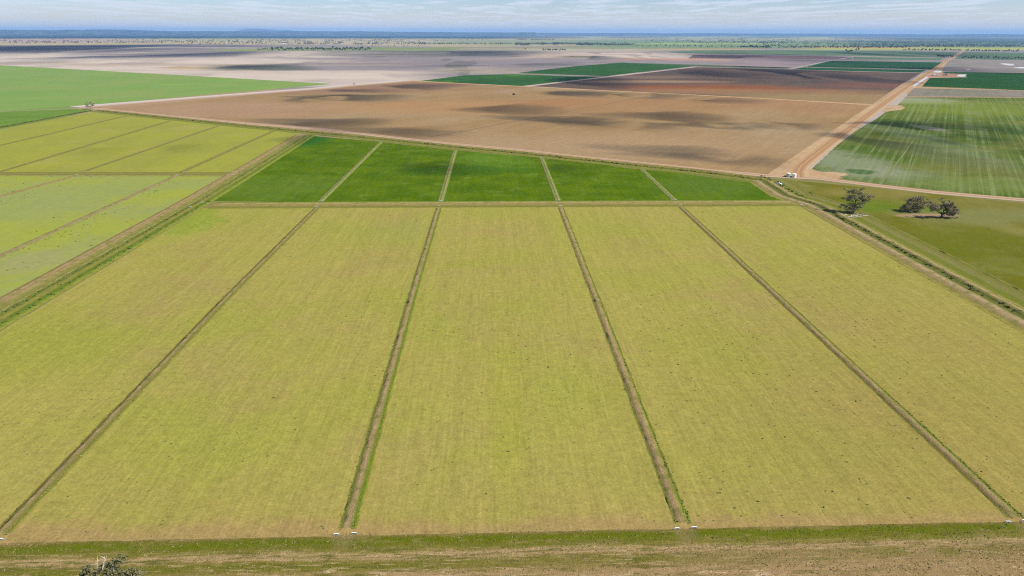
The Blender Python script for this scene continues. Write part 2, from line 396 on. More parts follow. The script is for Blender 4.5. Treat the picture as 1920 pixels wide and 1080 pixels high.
    me = bpy.data.meshes.new('ground'); me.vertices.add(len(V)); me.vertices.foreach_set('co', V.ravel())
    me.loops.add(len(F) * 4); me.loops.foreach_set('vertex_index', F[:, ::-1].ravel().astype(np.int32)); me.polygons.add(len(F))
    me.polygons.foreach_set('loop_start', np.arange(0, len(F) * 4, 4, dtype=np.int32)); me.update(calc_edges=True); me.validate()
    ca = me.color_attributes.new('tint', 'FLOAT_COLOR', 'POINT')
    ca.data.foreach_set('color', np.concatenate([Cc.reshape(-1, 3), np.ones((len(V), 1))], 1).ravel())
    t = NT('plain_soil'); at_ = t.n('ShaderNodeAttribute', attribute_name='tint')
    a = t.noise(t.co(), 0.012, 5, 0.65); b = t.noise(t.co(), 0.11, 4, 0.65); g = t.noise(t.co(), 1.4, 3, 0.7)
    f = t.math('MULTIPLY', t.math('ADD', 0.83, t.math('MULTIPLY', a, 0.34)), t.math('ADD', 0.82, t.math('MULTIPLY', b, 0.36)))
    f = t.math('MULTIPLY', f, t.math('ADD', 0.8, t.math('MULTIPLY', g, 0.4)))
    me.materials.append(t.done(t.scale(at_.outputs['Color'], f)))
    o = bpy.data.objects.new('ground', me); col.objects.link(o)
    tag(o, 'wide flat plain of pale dry lake bed and grey soil reaching the horizon', None, None, 'structure')
build_ground()

# hills on the horizon
def ridge(name, dist, x0, x1, hfun, thick, mat, label, n=160):
    V = []; F = []; m = 9
    for i in range(n + 1):
        px = x0 + (x1 - x0) * i / n
        X, Y = at(px, 400); L = sqrt(X * X + Y * Y); ux, uy = X / L, Y / L
        h = hfun(px)
        for j in range(m):
            t = j / (m - 1); d = dist + (t - 0.5) * 2 * thick; z = h * sin(pi * t) ** 0.8 if 0 < t < 1 else -2.0
            z *= 0.9 + 0.2 * float(fbm(px * 0.05 + j, j * 1.3, 3))
            V.append((ux * d, uy * d, z))
    for i in range(n):
        for j in range(m - 1):
            a = i * m + j; F.append((a, a + m, a + m + 1, a + 1))
    o = mesh_obj(name, V, F, mat, smooth=True)
    return tag(o, label, None, None, 'structure')
th = NT('wooded_slope'); hill_mat = th.done(th.mix(th.rng(th.noise(th.co(), 0.0022, 6, 0.75), 0.42, 0.6), C(26, 44, 30), C(96, 104, 86)))
ridge('hills', 30000, -120, 1000, lambda p: 112 + 62 * math.exp(-((p - 265) / 95) ** 2) + 36 * math.exp(-((p - 60) / 90) ** 2) + 30 * math.exp(-((p - 640) / 170) ** 2) + 14 * float(fbm(p * .02, 3., 3)), 2500, hill_mat, 'low wooded blue ridge along the left half of the horizon')
ridge('hills', 36000, 980, 2050, lambda p: 92 + 26 * float(fbm(p * .013, 8., 3)), 2500, hill_mat, 'low wooded rise along the right half of the horizon')
ridge('hills', 50000, 455, 640, lambda p: max(2., (215 + 110 * (1 / (1 + math.exp(-(p - 496) / 3.0))) * (1 - 0.75 / (1 + math.exp(-(p - 540) / 14.)))) * (1 / (1 + math.exp(-(p - 484) / 4))) * (1 / (1 + math.exp((p - 600) / 12)))), 2200, hill_mat, 'faint flat topped hill beyond the blue ridge', 90)

# ------------------------------------------------------------------ FIELDS
GA = R(33.0)                    # rows of the far farm run 33 degrees to the right of the bays
main_mat = field_mat('ripening_pasture', C(179, 169, 86), C(171, 169, 77), 70, 0, 0.9, 0.4, 4.2, 0.28, 0.9, 1.5, slen=18, slen2=60.,
                     c3=C(178, 162, 92), c3s=0.012, c3r=(0.48, 0.68), spots=C(104, 128, 34), spot_sc=0.06, spot_thr=0.07,
                     ycol=[(131, 138, C(182, 148, 104), 0.8), (134, 162, C(178, 158, 90), 0.45)],
                     blobs=[((1850, 850, 420, 260, .6, 1.6), C(168, 150, 82), 0.6), ((1700, 560, 260, 90, .6, 1.4), C(170, 154, 82), 0.4),
                            ((345, 415, 70, 22, .8, .5, .04), C(142, 166, 48), 0.6), ((100, 640, 150, 60, .6, 1.2), C(160, 168, 62), 0.5),
                            ((760, 430, 80, 20, .6, 1.2), C(164, 166, 84), 0.5), ((950, 760, 30, 200, .6, 1.2), C(174, 174, 68), 0.35)])
t0 = (-194.0, 449)
sheet('pasture_field', [(-193, 90), (207.5, 90), (207.5, 449.5), (-193.5, 449.5)], 0.02, main_mat, 'ripening yellow green pasture in five long bays nearest the camera', 0.5, 3)
dg_mat = field_mat('lush_crop', C(86, 116, 2), C(103, 129, 10), 26, 0, 1.6, 0.4, 5, 0.35, 0.8, .9, slen2=50., c3=C(120, 144, 48), c3s=0.05, c3r=(0.54, 0.78),
                   blobs=[((520, 350, 110, 22, .9, .9, .03), C(110, 136, 46), 0.55), ((930, 300, 60, 18, .9, .9, .03), C(118, 158, 52), .35), ((560, 262, 60, 12, .6, .9), C(58, 126, 30), .8),
                            ((1320, 350, 90, 20, .8, .9, .03), C(100, 128, 36), .8), ((860, 320, 120, 8, .8, .9, .03), C(58, 106, 14), .5)])  # last dark patch is cloud shade painted into the crop
sheet('crop_field', P((395, 377), (480, 325), (530, 290), (587, 255), (705, 265), (840, 280), (960, 291), (1085, 303), (1185, 316), (1285, 326), (1435, 346), (1478, 376), (1000, 377), (600, 379)), 0.03, dg_mat,
      'dark green irrigated crop in five short bays behind the yellow pasture', 0.6, 3)
lf_mat = field_mat('bright_pasture', C(172, 173, 68), C(166, 167, 72), 60, 0, 1.2, 0.16, 8, 0.14, 0.36, 1.2, c3=C(178, 172, 84), c3s=0.015)
sheet('pasture_field', P((180, 209), (320, 220), (480, 241), (561, 250), (434, 323), (-260, 325), (-500, 325), (-460, 300), (0, 243)), 0.03, lf_mat,
      'bright yellow green pasture crossed by four thin banks, upper left', 0.6, 4)
ll_mat = field_mat('patchy_pasture', C(170, 177, 84), C(172, 180, 72), 60, 0, 1.0, 0.14, 8, 0.12, 0.4, 1.3, c3=C(164, 172, 98), c3s=0.014, c3r=(0.42, 0.62),
                   spots=C(92, 110, 50), spot_sc=0.09, spot_thr=0.1,
                   blobs=[((40, 380, 120, 40, .8, .9, .02), C(162, 172, 98), .6), ((60, 490, 60, 18, .8, .9, .03), C(172, 170, 112), .6), ((240, 350, 90, 20, .8, .9), C(160, 172, 96), .6)])
sheet('pasture_field', [(-900, 120), (-216, 120), (-217.5, 569), (-900, 569)], 0.03, ll_mat, 'pale patchy green pasture with dark weeds along the left edge', 0.6, 4)
sheet('pasture_field', P((0, 210), (165, 204), (172, 207), (0, 238), (-400, 290), (-400, 232)), 0.03,
      field_mat('green_wedge', C(112, 148, 54), C(126, 156, 60), 30, 0, 1.4, .2, spots=C(84, 96, 40), spot_sc=.05, spot_thr=.15), 'narrow green wedge of pasture left of the small bare tree', 0.8, 5)
ul_mat = field_mat('young_crop', C(138, 172, 84), C(150, 172, 92), 160, GA, 3.5, .1, 20, .12, .16, .6, c3=C(146, 182, 82), c3s=.004)
sheet('crop_field', P((-700, 68), (-300, 103), (0, 122.5), (160, 131), (480, 149), (622, 157.5), (480, 170), (140, 199), (0, 209), (-700, 246)), 0.05, ul_mat, 'large light green crop field at far left below the pale lake bed')
br_mat = field_mat('ploughed_soil', dim=.92, slen=40, c1=C(186, 154, 108), c2=C(176, 144, 98), big=120, ang=GA, sw=2.6, ss=0.34, sw2=12, ss2=0.16, slen2=60., fine=0.6, fsc=0.5, c3=C(190, 164, 124), c3s=0.004, c3r=(0.45, 0.7),
                   blobs=[((1130, 196, 260, 14, .6, 1.2, .003), C(188, 144, 98), .7), ((1040, 192, 90, 6, .9, 1.2, .006), C(186, 136, 90), .5), ((1500, 196, 120, 14, .5, 1.2, .004), C(188, 144, 102), .7),
                          ((800, 200, 200, 10, .6, 1.2, .003), C(200, 156, 106), .7), ((1150, 275, 380, 26, .5, 1.2, .003), C(194, 164, 124), .7),
                          ((640, 166, 160, 8, .5, 1.0, .004), C(164, 126, 104), .7), ((830, 158, 100, 5, .5, 1.0, .004), C(168, 130, 104), .7), ((430, 205, 200, 14, .5, 1.2, .004), C(198, 160, 128), .6)])
sheet('ploughed_field', P((200, 205.5), (210, 202), (480, 178), (655, 162), (767, 152), (980, 163), (1130, 170.5), (1280, 177.5), (1440, 186), (1632, 197.5), (1445, 322.5), (1440, 327), (1335, 318), (1210, 304), (1085, 292), (960, 278.5), (855, 269), (730, 256), (605, 239), (480, 230)), 0.05, br_mat,
      'huge bare brown ploughed field in the middle distance')
ub_mat = field_mat('ploughed_soil_with_shade', C(112, 96, 86), C(126, 106, 90), 150, GA, 3, .26, 24, .2, .4, .4, slen=40, slen2=60., dim=.9,  # dark base colour carries the cloud shade over the far half
                   blobs=[((1350, 166, 170, 7, 1.0, 1.3, .006), C(172, 106, 58), .85), ((1280, 171, 150, 5, .9, 1.3, .006), C(190, 146, 102), .6), ((1560, 184, 190, 13, .6, .8, .003), C(176, 148, 102), 1.0),
                          ((1480, 172, 200, 5, .6, 1.0, .004), C(170, 132, 94), .7), ((1200, 144.5, 90, 2.5, .5, 1, .004), C(160, 134, 114), .6), ((1210, 153, 130, 2.4, .8, 1.0, .003), C(190, 156, 120), .8), ((1640, 160, 100, 6, .6, 1.0, .003), C(150, 104, 84), .7)])
sheet('ploughed_field', P((992, 161), (1140, 145), (1306, 126), (1480, 130.5), (1727, 137), (1690, 158), (1636, 195), (1440, 184.5), (1280, 176), (1130, 169)), 0.05, ub_mat,
      'dark brown and rust coloured ploughed field beyond the big bare field')
g_mat = field_mat('distant_green_crop', C(56, 100, 48), C(64, 108, 48), 200, GA, 4, .12, 24, .14, .2, .5, c3=C(84, 134, 50), c3s=.004, c3r=(.55, .7))
sheet('crop_field', P((789, 151.5), (870, 141.5), (960, 139), (1124, 145), (975, 161.5), (900, 158)), 0.05, g_mat, 'dark green triangle of crop above the brown field, nearer of two')
sheet('crop_field', P((968, 137), (1010, 132), (1080, 124), (1165, 117.3), (1300, 124), (1136, 142.5), (1060, 140)), 0.05, g_mat, 'dark green crop field beyond the dirt track, farther of two triangles')
sheet('crop_field', P((1180, 117.8), (1300, 121.2), (1440, 125.4), (1485, 127), (1470, 128.6), (1302, 124.3)), 0.05, field_mat('thin_green', C(96, 116, 76), C(88, 112, 74), 200), 'thin green sliver of crop above the dark ploughed field')
dgf = field_mat('far_green_crop', C(48, 94, 52), C(54, 98, 50), 200, GA, 5, .12, 30, .14, .16, .4)
sheet('crop_field', P((1557, 114), (1660, 115.3), (1767, 117), (1751, 130), (1630, 127.8), (1512, 125.3)), 0.05, dgf, 'deep green rectangular crop left of the far dirt road, upper of two')
sheet('crop_field', P((1507, 126.3), (1630, 129.2), (1737, 131.5), (1726, 136), (1600, 133.2), (1485, 129.8)), 0.05, dgf, 'deep green strip of crop left of the far dirt road, lower of two')
gm2 = field_mat('greyish_green_crop', C(104, 132, 98), C(120, 142, 104), 300, GA, 6, .1, 40, .14, .16, .3)
sheet('crop_field', P((1300, 94.5), (1500, 94), (1700, 96), (1796, 98), (1788, 104.5), (1770, 107.5), (1640, 105.5), (1440, 102.5), (1250, 99)), 0.05, gm2, 'grey green field below the far tree lines')
sheet('crop_field', P((1600, 107), (1770, 109.3), (1762, 113), (1600, 111.3)), 0.05, gm2, 'narrow grey green strip above the deep green crop')
mv = field_mat('mauve_soil', C(140, 112, 108), C(126, 104, 104), 300, GA, 6, .1, 40, .14, .2, .3)
sheet('ploughed_field', P((1300, 103), (1440, 104), (1598, 106.6), (1596, 111), (1440, 109.8), (1290, 109.5)), 0.05, mv, 'long mauve brown ploughed strip in the far distance')
sheet('ploughed_field', P((1400, 110.2), (1560, 112.6), (1505, 124.5), (1478, 127.5), (1380, 124.5), (1330, 118)), 0.05, field_mat('lilac_soil', C(172, 154, 152), C(158, 142, 142), 300, GA, 6, .1, 40, .14, .2, .3), 'pale lilac bare field left of the deep green crops')
sheet('crop_field', P((1806, 97.6), (1990, 99.6), (1990, 114.5), (1790, 110.6)), 0.05, gm2, 'grey green field right of the far dirt road')
gp = field_mat('grey_stubble', C(166, 156, 148), C(150, 146, 134), 200, GA, 4, .16, 24, .22, .2, .4, c3=C(176, 152, 138), c3s=.004)
sheet('stubble_field', P((1779, 112), (1990, 116.5), (1990, 136), (1770, 132.7), (1766, 131)), 0.05, gp, 'grey striped stubble field at far right with white pans')
dg3 = field_mat('orchard_green', C(46, 92, 30), C(54, 98, 34), 90, GA, 2.4, .14, 14, .16, .3, .6)
sheet('crop_field', P((1772, 134.6), (1990, 138), (1990, 172.5), (1850, 166.5), (1729, 162.3), (1744, 146), (1812, 145), (1812, 139), (1766, 137.2)), 0.05, dg3, 'dark green crop field behind the striped grey stubble at right')
sheet('stubble_field', P((1713, 165.5), (1850, 168), (1990, 172.5), (1990, 183), (1775, 181), (1697, 181)), 0.05,
      field_mat('grey_stripe', C(160, 148, 132), C(146, 140, 118), 100, GA, 3, .2, 10, .3, .25, .5, c4=C(118, 124, 90)), 'thin grey brown stubble strip at right between two green fields')
rg = field_mat('striped_crop', C(86, 112, 34), C(106, 124, 46), 60, GA, 1.5, .5, 3.6, .55, .6, .7, c3=C(134, 136, 66), c3s=.008, c3r=(.45, .7), c4=C(138, 152, 98), slen=120, slen2=200.0,
               blobs=[((1590, 305, 70, 30, 1.0, 1.2, .03), C(166, 172, 146), .6), ((1720, 189, 70, 6, .9, 1.1, .03), C(186, 190, 160), .7), ((1640, 325, 110, 8, 1.0, 1.2, .04), C(158, 164, 132), .6), ((1660, 240, 36, 30, 1.0, 1.1, .03), C(146, 158, 116), .5),
                      ((1780, 290, 70, 24, 1.0, 1.2, .02), C(150, 158, 130), .45), ((1740, 240, 18, 7, .9, .8, .05), C(172, 166, 150), .8), ((1860, 205, 160, 16, .8, 1.3, .01), C(142, 156, 54), .7), ((1850, 345, 160, 14, .8, 1.2, .03), C(134, 148, 76), .7),
                      ((1615, 322, 26, 5, .9, .6, .06), C(62, 104, 40), .8), ((1640, 228, 50, 14, 1.0, 1.2, .03), C(74, 98, 30), .6), ((1730, 285, 60, 40, 1.0, 1.2, .02), C(108, 112, 50), .6)])  # dark patch by the upper left edge paints cloud shade into the crop
sheet('crop_field', P((1519, 316), (1562, 278), (1603, 246), (1644, 222), (1658, 209), (1680, 207.5), (1697, 203), (1692, 198), (1676, 196), (1692, 182.5), (1775, 182.5), (1990, 183.5), (1990, 381), (1880, 369), (1760, 357), (1640, 344), (1572, 334.5), (1578, 329), (1545, 324)), 0.05, rg,
      'green crop striped with pale salty rows, right of the dirt road', 1.2, 5)
pd_mat = field_mat('olive_paddock', C(116, 116, 28), C(128, 124, 40), 40, 0.5, 2, .14, 8, .12, .42, 1.2, c3=C(148, 142, 74), c3s=.018, c3r=(.46, .66),
                   blobs=[((1660, 388, 90, 12, .6, .9, .04), C(108, 138, 30), .65), ((1850, 405, 170, 16, .7, .9, .03), C(142, 144, 84), .8), ((1640, 362, 110, 9, .7, .9, .03), C(150, 140, 70), .7), ((1755, 394, 22, 6, .5, .5, .05), C(96, 136, 26), .5),
                          ((1850, 470, 160, 50, .5, 1, .02), C(112, 122, 30), .6), ((1590, 406, 28, 4, .6, .6, .1), C(176, 160, 128), .8), ((1735, 404, 62, 3.4, .6, .6, .1), C(186, 156, 122), .9), ((1860, 380, 170, 12, .7, 1, .02), C(140, 134, 66), .6)])
sheet('grass_paddock', [at(1440, 336), at(1480, 338), at(1560, 345), at(1640, 353), at(1760, 365), at(1920, 381), at(2100, 400), (560, 200), (238, 200), (229, 420), (222, 470), (226, 540)], 0.03, pd_mat,
      'olive green paddock at right with three gum trees', 0.5, 4)

# ------------------------------------------------------------------ STRIPS: banks, verges, tracks, roads
bank_m = strip_mat('weedy_bank', 0.9, 0.6, 2.2, 1.0, C(140, 138, 66), (.46, .66))
road_m = strip_mat('graded_dirt', 0.3, 0.4, 0.9, 0.2)
verge_m = strip_mat('rough_verge', 0.9, 0.7, 1.6, 0.8, C(136, 136, 62), (0.46, 0.66))
soil = C(190, 158, 118); soil2 = C(176, 150, 108); gr = C(98, 128, 26); gr2 = C(126, 134, 52); drk = C(96, 104, 40); fld = C(176, 168, 78)
order = ['leftmost', 'second from left', 'third from left', 'rightmost']
straw = C(184, 166, 112)
for i, X in enumerate((-118.0, -36.8, 44.9, 126.4)):
    prof = ([(-2.2, 0, fld), (-1.7, .02, C(150, 144, 70)), (-1.25, .10, C(112, 104, 48)), (-.95, .26, C(150, 132, 82)), (-.4, .34, C(188, 164, 116)), (.15, .36, C(178, 158, 104)), (.7, .28, C(146, 140, 74)), (1.4, .12, C(134, 134, 62)), (2.2, 0, fld)],  # dark left foot: the ridge's shaded side painted into the tint
            [(-2.1, 0, fld), (-1.6, .04, C(128, 134, 54)), (-1.1, .14, C(146, 144, 72)), (-.7, .28, C(186, 162, 118)), (0, .36, C(192, 164, 120)), (.6, .26, C(160, 150, 92)), (1.1, .08, C(128, 142, 44)), (1.6, .06, C(124, 146, 36)), (2.2, 0, fld)],
            [(-2.0, 0, fld), (-1.6, .04, C(146, 144, 72)), (-1.2, .12, C(150, 142, 78)), (-.8, .26, C(170, 146, 102)), (0, .34, C(186, 158, 118)), (.6, .22, C(178, 160, 100)), (1.3, .04, C(170, 164, 84)), (1.65, .06, C(112, 138, 34)), (2.2, 0, fld)],
            [(-2.2, 0, fld), (-1.6, .08, C(132, 124, 62)), (-1.1, .22, C(146, 130, 86)), (-.5, .34, C(172, 148, 106)), (.2, .34, C(180, 160, 112)), (.8, .2, C(162, 154, 86)), (1.3, .06, C(150, 148, 70)), (1.7, .06, C(108, 122, 44)), (2.3, 0, fld)])[i]
    xs = (-115.6, -35.2, 44.6, 126.2)[i]
    strip('earth_bank', [(xs, 132.5), (X + (0.3 if i == 1 else 0), 280), (X, 448)], prof, 0.03, bank_m, 'low weedy earth bank between yellow bays, ' + order[i] + ' of four', .7, 0.22, 0.9, ragged=.5)
dgc = C(82, 130, 28)
for i, (X, y0, px2) in enumerate(((-120, 468, (715, 266)), (-37, 468, (854, 281)), (45, 468, (1016, 297)), (127, 468, (1201, 316)))):
    e = at(*px2)
    prof = [(-2.4, 0, dgc), (-1.7, 0.2, C(140, 158, 78)), (-1.0, 0.5, C(176, 170, 110)), (-0.1, 0.35, C(120, 130, 60)), (0.8, 0.6, C(178, 174, 112)), (1.7, 0.2, C(138, 156, 74)), (2.4, 0, dgc)]
    strip('earth_bank', [(X, y0), (e[0], e[1])], prof, 0.05, bank_m, 'pale grassy bank through the dark green crop, ' + order[i] + ' of four', 1.5, 0.25, 0.4)
lg = C(150, 152, 62)
for i, (a, b) in enumerate((((245, 215.5), (-120, 301)), ((325, 225), (-160, 370)), ((414, 234.5), (150, 324)), ((512, 246), (340, 323)))):
    prof = [(-2.6, 0, lg), (-1.6, 0.3, C(122, 122, 56)), (-0.3, 0.7, C(170, 152, 96)), (1.0, 0.5, C(148, 136, 80)), (2.6, 0, lg)]
    strip('earth_bank', P(a, b), prof, 0.05, bank_m, 'thin brown bank crossing the bright upper left pasture, ' + ['leftmost', 'second from left', 'third from left', 'rightmost'][i] + ' of four', 2.5, 0.2, 0.3)
for i, (a, b) in enumerate((((142, 330), (-260, 440)), ((330, 330), (-60, 508)))):
    prof = [(-2.8, 0, C(168, 172, 92)), (-1.6, 0.35, C(160, 148, 98)), (-0.3, 0.7, (C(184, 142, 96), C(180, 156, 116))[i]), (1.0, 0.5, (C(176, 140, 96), C(172, 150, 108))[i]), (2.6, 0, C(158, 168, 80))]
    strip('earth_bank', P(a, b), prof, 0.05, bank_m, ('reddish brown bank across the patchy left pasture, upper of two', 'grey brown bank across the patchy left pasture, lower of two')[i], 2, 0.2, 0.3)
# verge between left bays (upper and lower)
strip('grass_verge', P((-260, 326), (435, 326.4)), [(-9, 0, C(166, 172, 76)), (-6, .25, C(150, 140, 74)), (-2, .15, C(150, 148, 68)), (1, .3, C(158, 146, 84)), (4, .2, C(140, 140, 62)), (8, .2, C(172, 160, 100)), (9.5, 0, C(160, 166, 70))], 0.06, verge_m, 'brown grassed headland between upper and lower left pastures', 3, .3, .2)
# verge between the yellow bays and the dark green crop
strip('grass_verge', [(-190, 457.3), (209, 458.3)],
      [(-9.6, 0, gr2), (-8, .2, C(120, 142, 50)), (-5.5, .3, C(170, 160, 90)), (-3.5, .12, C(188, 172, 108)), (-1.5, .15, C(156, 152, 80)), (1.2, .3, C(186, 164, 104)), (3.5, .45, C(168, 144, 84)), (6.0, .4, C(146, 142, 66)), (8.2, .15, C(134, 136, 60)), (9.2, 0, fld)],
      0.07, verge_m, 'tan and olive headland track between yellow bays and dark green crop', 2, .4, .3)
# left main channel strip
LX = [(-206, 90), (-206.5, 260), (-206.5, 400), (-206.5, 470), (-208.5, 570), (-214.5, 800)]
strip('drain_strip', LX,
      [(-11.5, 0, C(168, 174, 82)), (-10.6, .2, C(150, 134, 84)), (-9.4, .45, C(172, 146, 96)), (-7.8, .5, C(190, 160, 118)), (-6.6, .4, C(166, 150, 92)), (-5.2, .45, C(186, 160, 114)), (-4.0, .3, C(160, 152, 84)), (-2.0, .2, C(156, 152, 78)), (-.4, .25, C(150, 148, 72)), (0.4, .4, C(190, 184, 112)), (1.0, .35, C(128, 130, 60)),
       (2.2, .0, C(116, 124, 48)), (3.6, .0, C(148, 148, 66)), (5.6, .2, C(164, 160, 74)), (7.0, .05, C(120, 132, 48)), (8.2, .02, C(104, 134, 36)), (9.6, .02, C(136, 154, 54)), (12.5, 0, C(172, 172, 70))],
      0.08, verge_m, 'wide brown track and green drain running diagonally along the left bays', 2, .35, .35)
# right strip beside the paddock
RX = [(at(1432, 338)[0] - 2, at(1432, 338)[1]), (211, 480), (221, 450), (220, 410), (219, 300), (219, 90)]
tan2 = C(196, 172, 130); dk2 = C(92, 98, 46)
strip('drain_strip', RX,
      [(-24, 0, C(118, 124, 40)), (-22.7, .03, C(126, 128, 48)), (-22.2, .12, C(170, 156, 104)), (-21.7, .03, C(130, 130, 52)), (-20.5, .05, C(132, 130, 54)), (-15, .05, C(150, 144, 84)), (-12, .04, C(124, 132, 46)), (-8.5, .05, C(134, 138, 54)), (-7.5, .1, C(168, 164, 90)), (-6.3, .35, C(140, 136, 66)), (-4.3, .75, C(198, 176, 130)), (-3.2, .7, C(170, 152, 96)), (-1.6, .2, dk2), (0.2, .05, C(120, 124, 60)),
       (1.6, .2, C(100, 108, 50)), (3.2, .55, C(172, 158, 104)), (5.0, .6, tan2), (6.6, .5, C(178, 154, 112)), (8.8, .1, C(160, 146, 84)), (11.5, 0, fld)][::1],
      0.08, verge_m, 'overgrown channel with tan banks between yellow bays and olive paddock', 1.6, .35, .45)
# verge below the brown field and the pale road along it
BR = P((180, 204), (480, 234), (605, 242.5), (730, 257.5), (855, 271), (960, 280.5), (1085, 294.5), (1210, 307), (1335, 320.5), (1440, 330))
gv = C(136, 134, 60)
strip('grass_verge', [at(176, 207.5)] + P((480, 239), (590, 249.5), (730, 263.5), (855, 277), (960, 286.5), (1085, 300), (1210, 313), (1335, 326), (1436, 340)),
      [(-15, 0, C(160, 144, 96)), (-11, .2, C(138, 132, 62)), (-7, .5, C(164, 148, 84)), (-3, .1, C(120, 120, 48)), (0, -.02, C(98, 110, 38)), (3, .3, C(150, 144, 70)), (7, .3, C(146, 146, 66)), (11, 0, C(120, 138, 44))],
      0.07, verge_m, 'olive grass verge and ditch along the lower edge of the brown field', 3, .5, .3)
pk = C(218, 186, 154)
strip('dirt_road', [at(176, 203.4)] + BR[1:] + P((1535, 335), (1644, 348.5), (1752, 361.2), (1920, 375.5), (2080, 389)),
      [(-7.0, 0, C(200, 166, 132)), (-5.0, .08, pk), (-2.4, .06, C(206, 172, 140)), (-1.2, .07, C(176, 138, 112)), (-.2, .06, C(206, 170, 138)), (2.2, .08, C(216, 186, 154)), (4.2, .03, C(204, 186, 154)), (5.5, 0, C(178, 160, 110))],
      0.09, road_m, 'pinkish dirt road running below the brown field to the right edge', 4, .3, .2)
# pale road on the far side of the light green field
wht = C(222, 212, 200)
strip('dirt_road', P((142, 201), (480, 174.5), (600, 165.5), (650, 160.5), (767, 151)), [(-21, 0, wht), (-12, .1, wht), (-2, .1, C(224, 206, 194)), (8, .1, C(214, 192, 172)), (14, .1, C(204, 174, 146)), (22, .05, C(192, 160, 126)), (34, 0, C(188, 154, 116))], 0.09, road_m,
      'wide whitish dirt road between light green crop and brown field', 10, 1.5, .2, ragged=2)
strip('dirt_road', P((-400, 231), (0, 209.4), (150, 203.6)), [(-3.5, 0, C(150, 164, 90)), (-1, .1, C(186, 184, 142)), (1, .1, C(180, 178, 134)), (3.5, 0, C(130, 156, 70))], 0.09, road_m, 'thin pale track under the light green crop at far left', 8)
strip('grass_verge', P((-400, 293), (0, 240), (100, 221), (172, 207.5)), [(-6, 0, C(118, 140, 50)), (-2, .6, C(104, 104, 44)), (0, .7, C(92, 92, 38)), (3, .3, C(118, 122, 46)), (6, 0, C(150, 160, 62))], 0.09, verge_m, 'dark weedy ditch bank left of the bright pasture', 3, .6, .5)
ctan = C(214, 176, 132)
strip('dirt_road', P((767, 151.3), (880, 157.3), (985, 162.3), (1130, 170), (1280, 177), (1440, 185.3), (1634, 197)), [(-9, 0, C(190, 150, 108)), (-4, .1, C(216, 184, 138)), (3, .1, C(220, 178, 130)), (9, 0, C(180, 140, 100))], 0.10, road_m, 'tan track dividing the two brown ploughed fields', 12)
strip('dirt_road', P((980, 162.5), (1140, 144), (1306, 125.2)), [(-9, 0, C(190, 176, 156)), (-3, .1, C(214, 196, 176)), (6, .1, C(208, 192, 176)), (12, 0, C(150, 124, 106))], 0.11, road_m, 'pale straight track between green triangles and dark ploughed field', 12)
strip('dirt_road', P((1306, 125.2), (1480, 130), (1600, 133.9), (1727, 137)), [(-9, 0, C(150, 140, 120)), (0, .1, C(206, 186, 160)), (9, 0, C(150, 130, 110))], 0.11, road_m, 'pale straight track along the top of the dark ploughed field', 14)
strip('dirt_road', P((890, 139.8), (960, 138.3), (1128, 144.3)), [(-6, 0, C(120, 140, 90)), (0, .1, C(200, 176, 140)), (6, 0, C(110, 134, 80))], 0.11, road_m, 'short track between the two dark green triangles', 14)
strip('dirt_road', P((1480, 129.6), (1560, 113.2), (1600, 106.6)), [(-8, 0, C(170, 160, 150)), (0, .1, C(210, 200, 188)), (8, 0, C(130, 140, 110))], 0.12, road_m, 'pale track along the left end of the deep green crops', 20)
strip('dirt_road', P((1512, 125.8), (1630, 128.5), (1745, 131)), [(-7, 0, C(120, 130, 100)), (0, .1, C(200, 184, 160)), (7, 0, C(110, 124, 90))], 0.12, road_m, 'track between the two deep green crops', 20)
strip('dirt_road', P((1290, 102.2), (1440, 103.3), (1600, 106.3), (1775, 109)), [(-9, 0, C(150, 150, 130)), (0, .1, C(206, 204, 186)), (9, 0, C(140, 130, 124))], 0.12, road_m, 'thin pale track across the distant mauve and green strips', 30)
strip('dirt_road', P((1380, 110.4), (1560, 112.6), (1766, 115.4)), [(-10, 0, C(150, 146, 130)), (0, .1, C(190, 190, 170)), (10, 0, C(120, 134, 110))], 0.12, road_m, 'thin pale track above the deep green crops', 30)
strip('dirt_road', P((805, 257), (960, 229), (1100, 202.5), (1235, 176.5)), [(-2.5, 0, C(190, 156, 116)), (-.8, .03, C(150, 118, 88)), (.8, .03, C(150, 118, 88)), (2.5, 0, C(190, 156, 116))], 0.08, road_m, 'faint wheel track slanting across the brown field', 6)
strip('dirt_road', P((1650, 346), (1690, 295), (1738, 228), (1775, 182.5)), [(-.7, 0, C(96, 118, 46)), (-.15, .03, C(160, 164, 106)), (.2, .03, C(160, 164, 106)), (.7, 0, C(96, 118, 46))], 0.08, road_m, 'pale line of a track through the striped green crop', 4)
strip('dirt_road', P((1775, 133), (1850, 134.4), (1990, 137.2)), [(-10, 0, C(176, 146, 128)), (0, .1, C(206, 170, 146)), (10, 0, C(150, 140, 110))], 0.12, road_m, 'pinkish track above the dark green crop at right', 20)

# the wide dirt road running away to the right, and its margins
tanm = field_mat('sandy_margin', C(212, 182, 142), C(206, 170, 126), 24, GA, 2, .3, 7, .34, .4, .6, c3=C(190, 154, 116), c3s=.02, slen2=70.)
lilm = field_mat('pale_margin', C(196, 184, 176), C(204, 186, 166), 24, GA, 2, .2, 7, .24, .25, .6, c3=C(178, 168, 160), c3s=.015)
sheet('dirt_ground', P((1436, 327), (1500, 283), (1630, 198.5), (1652, 190), (1690, 165), (1727, 138), (1752, 130), (1768, 115), (1786, 108), (1784, 112), (1768, 131.5), (1766, 136), (1812, 139), (1812, 145), (1742, 146), (1727, 163), (1712, 166), (1697, 181), (1677, 196), (1660, 208.5), (1645, 222), (1604, 246), (1563, 278), (1530, 306), (1522, 317), (1546, 322), (1590, 327), (1570, 336), (1500, 334)), 0.04, tanm,
      'sandy orange ground around the long dirt road and its junctions', 1.0, 6)
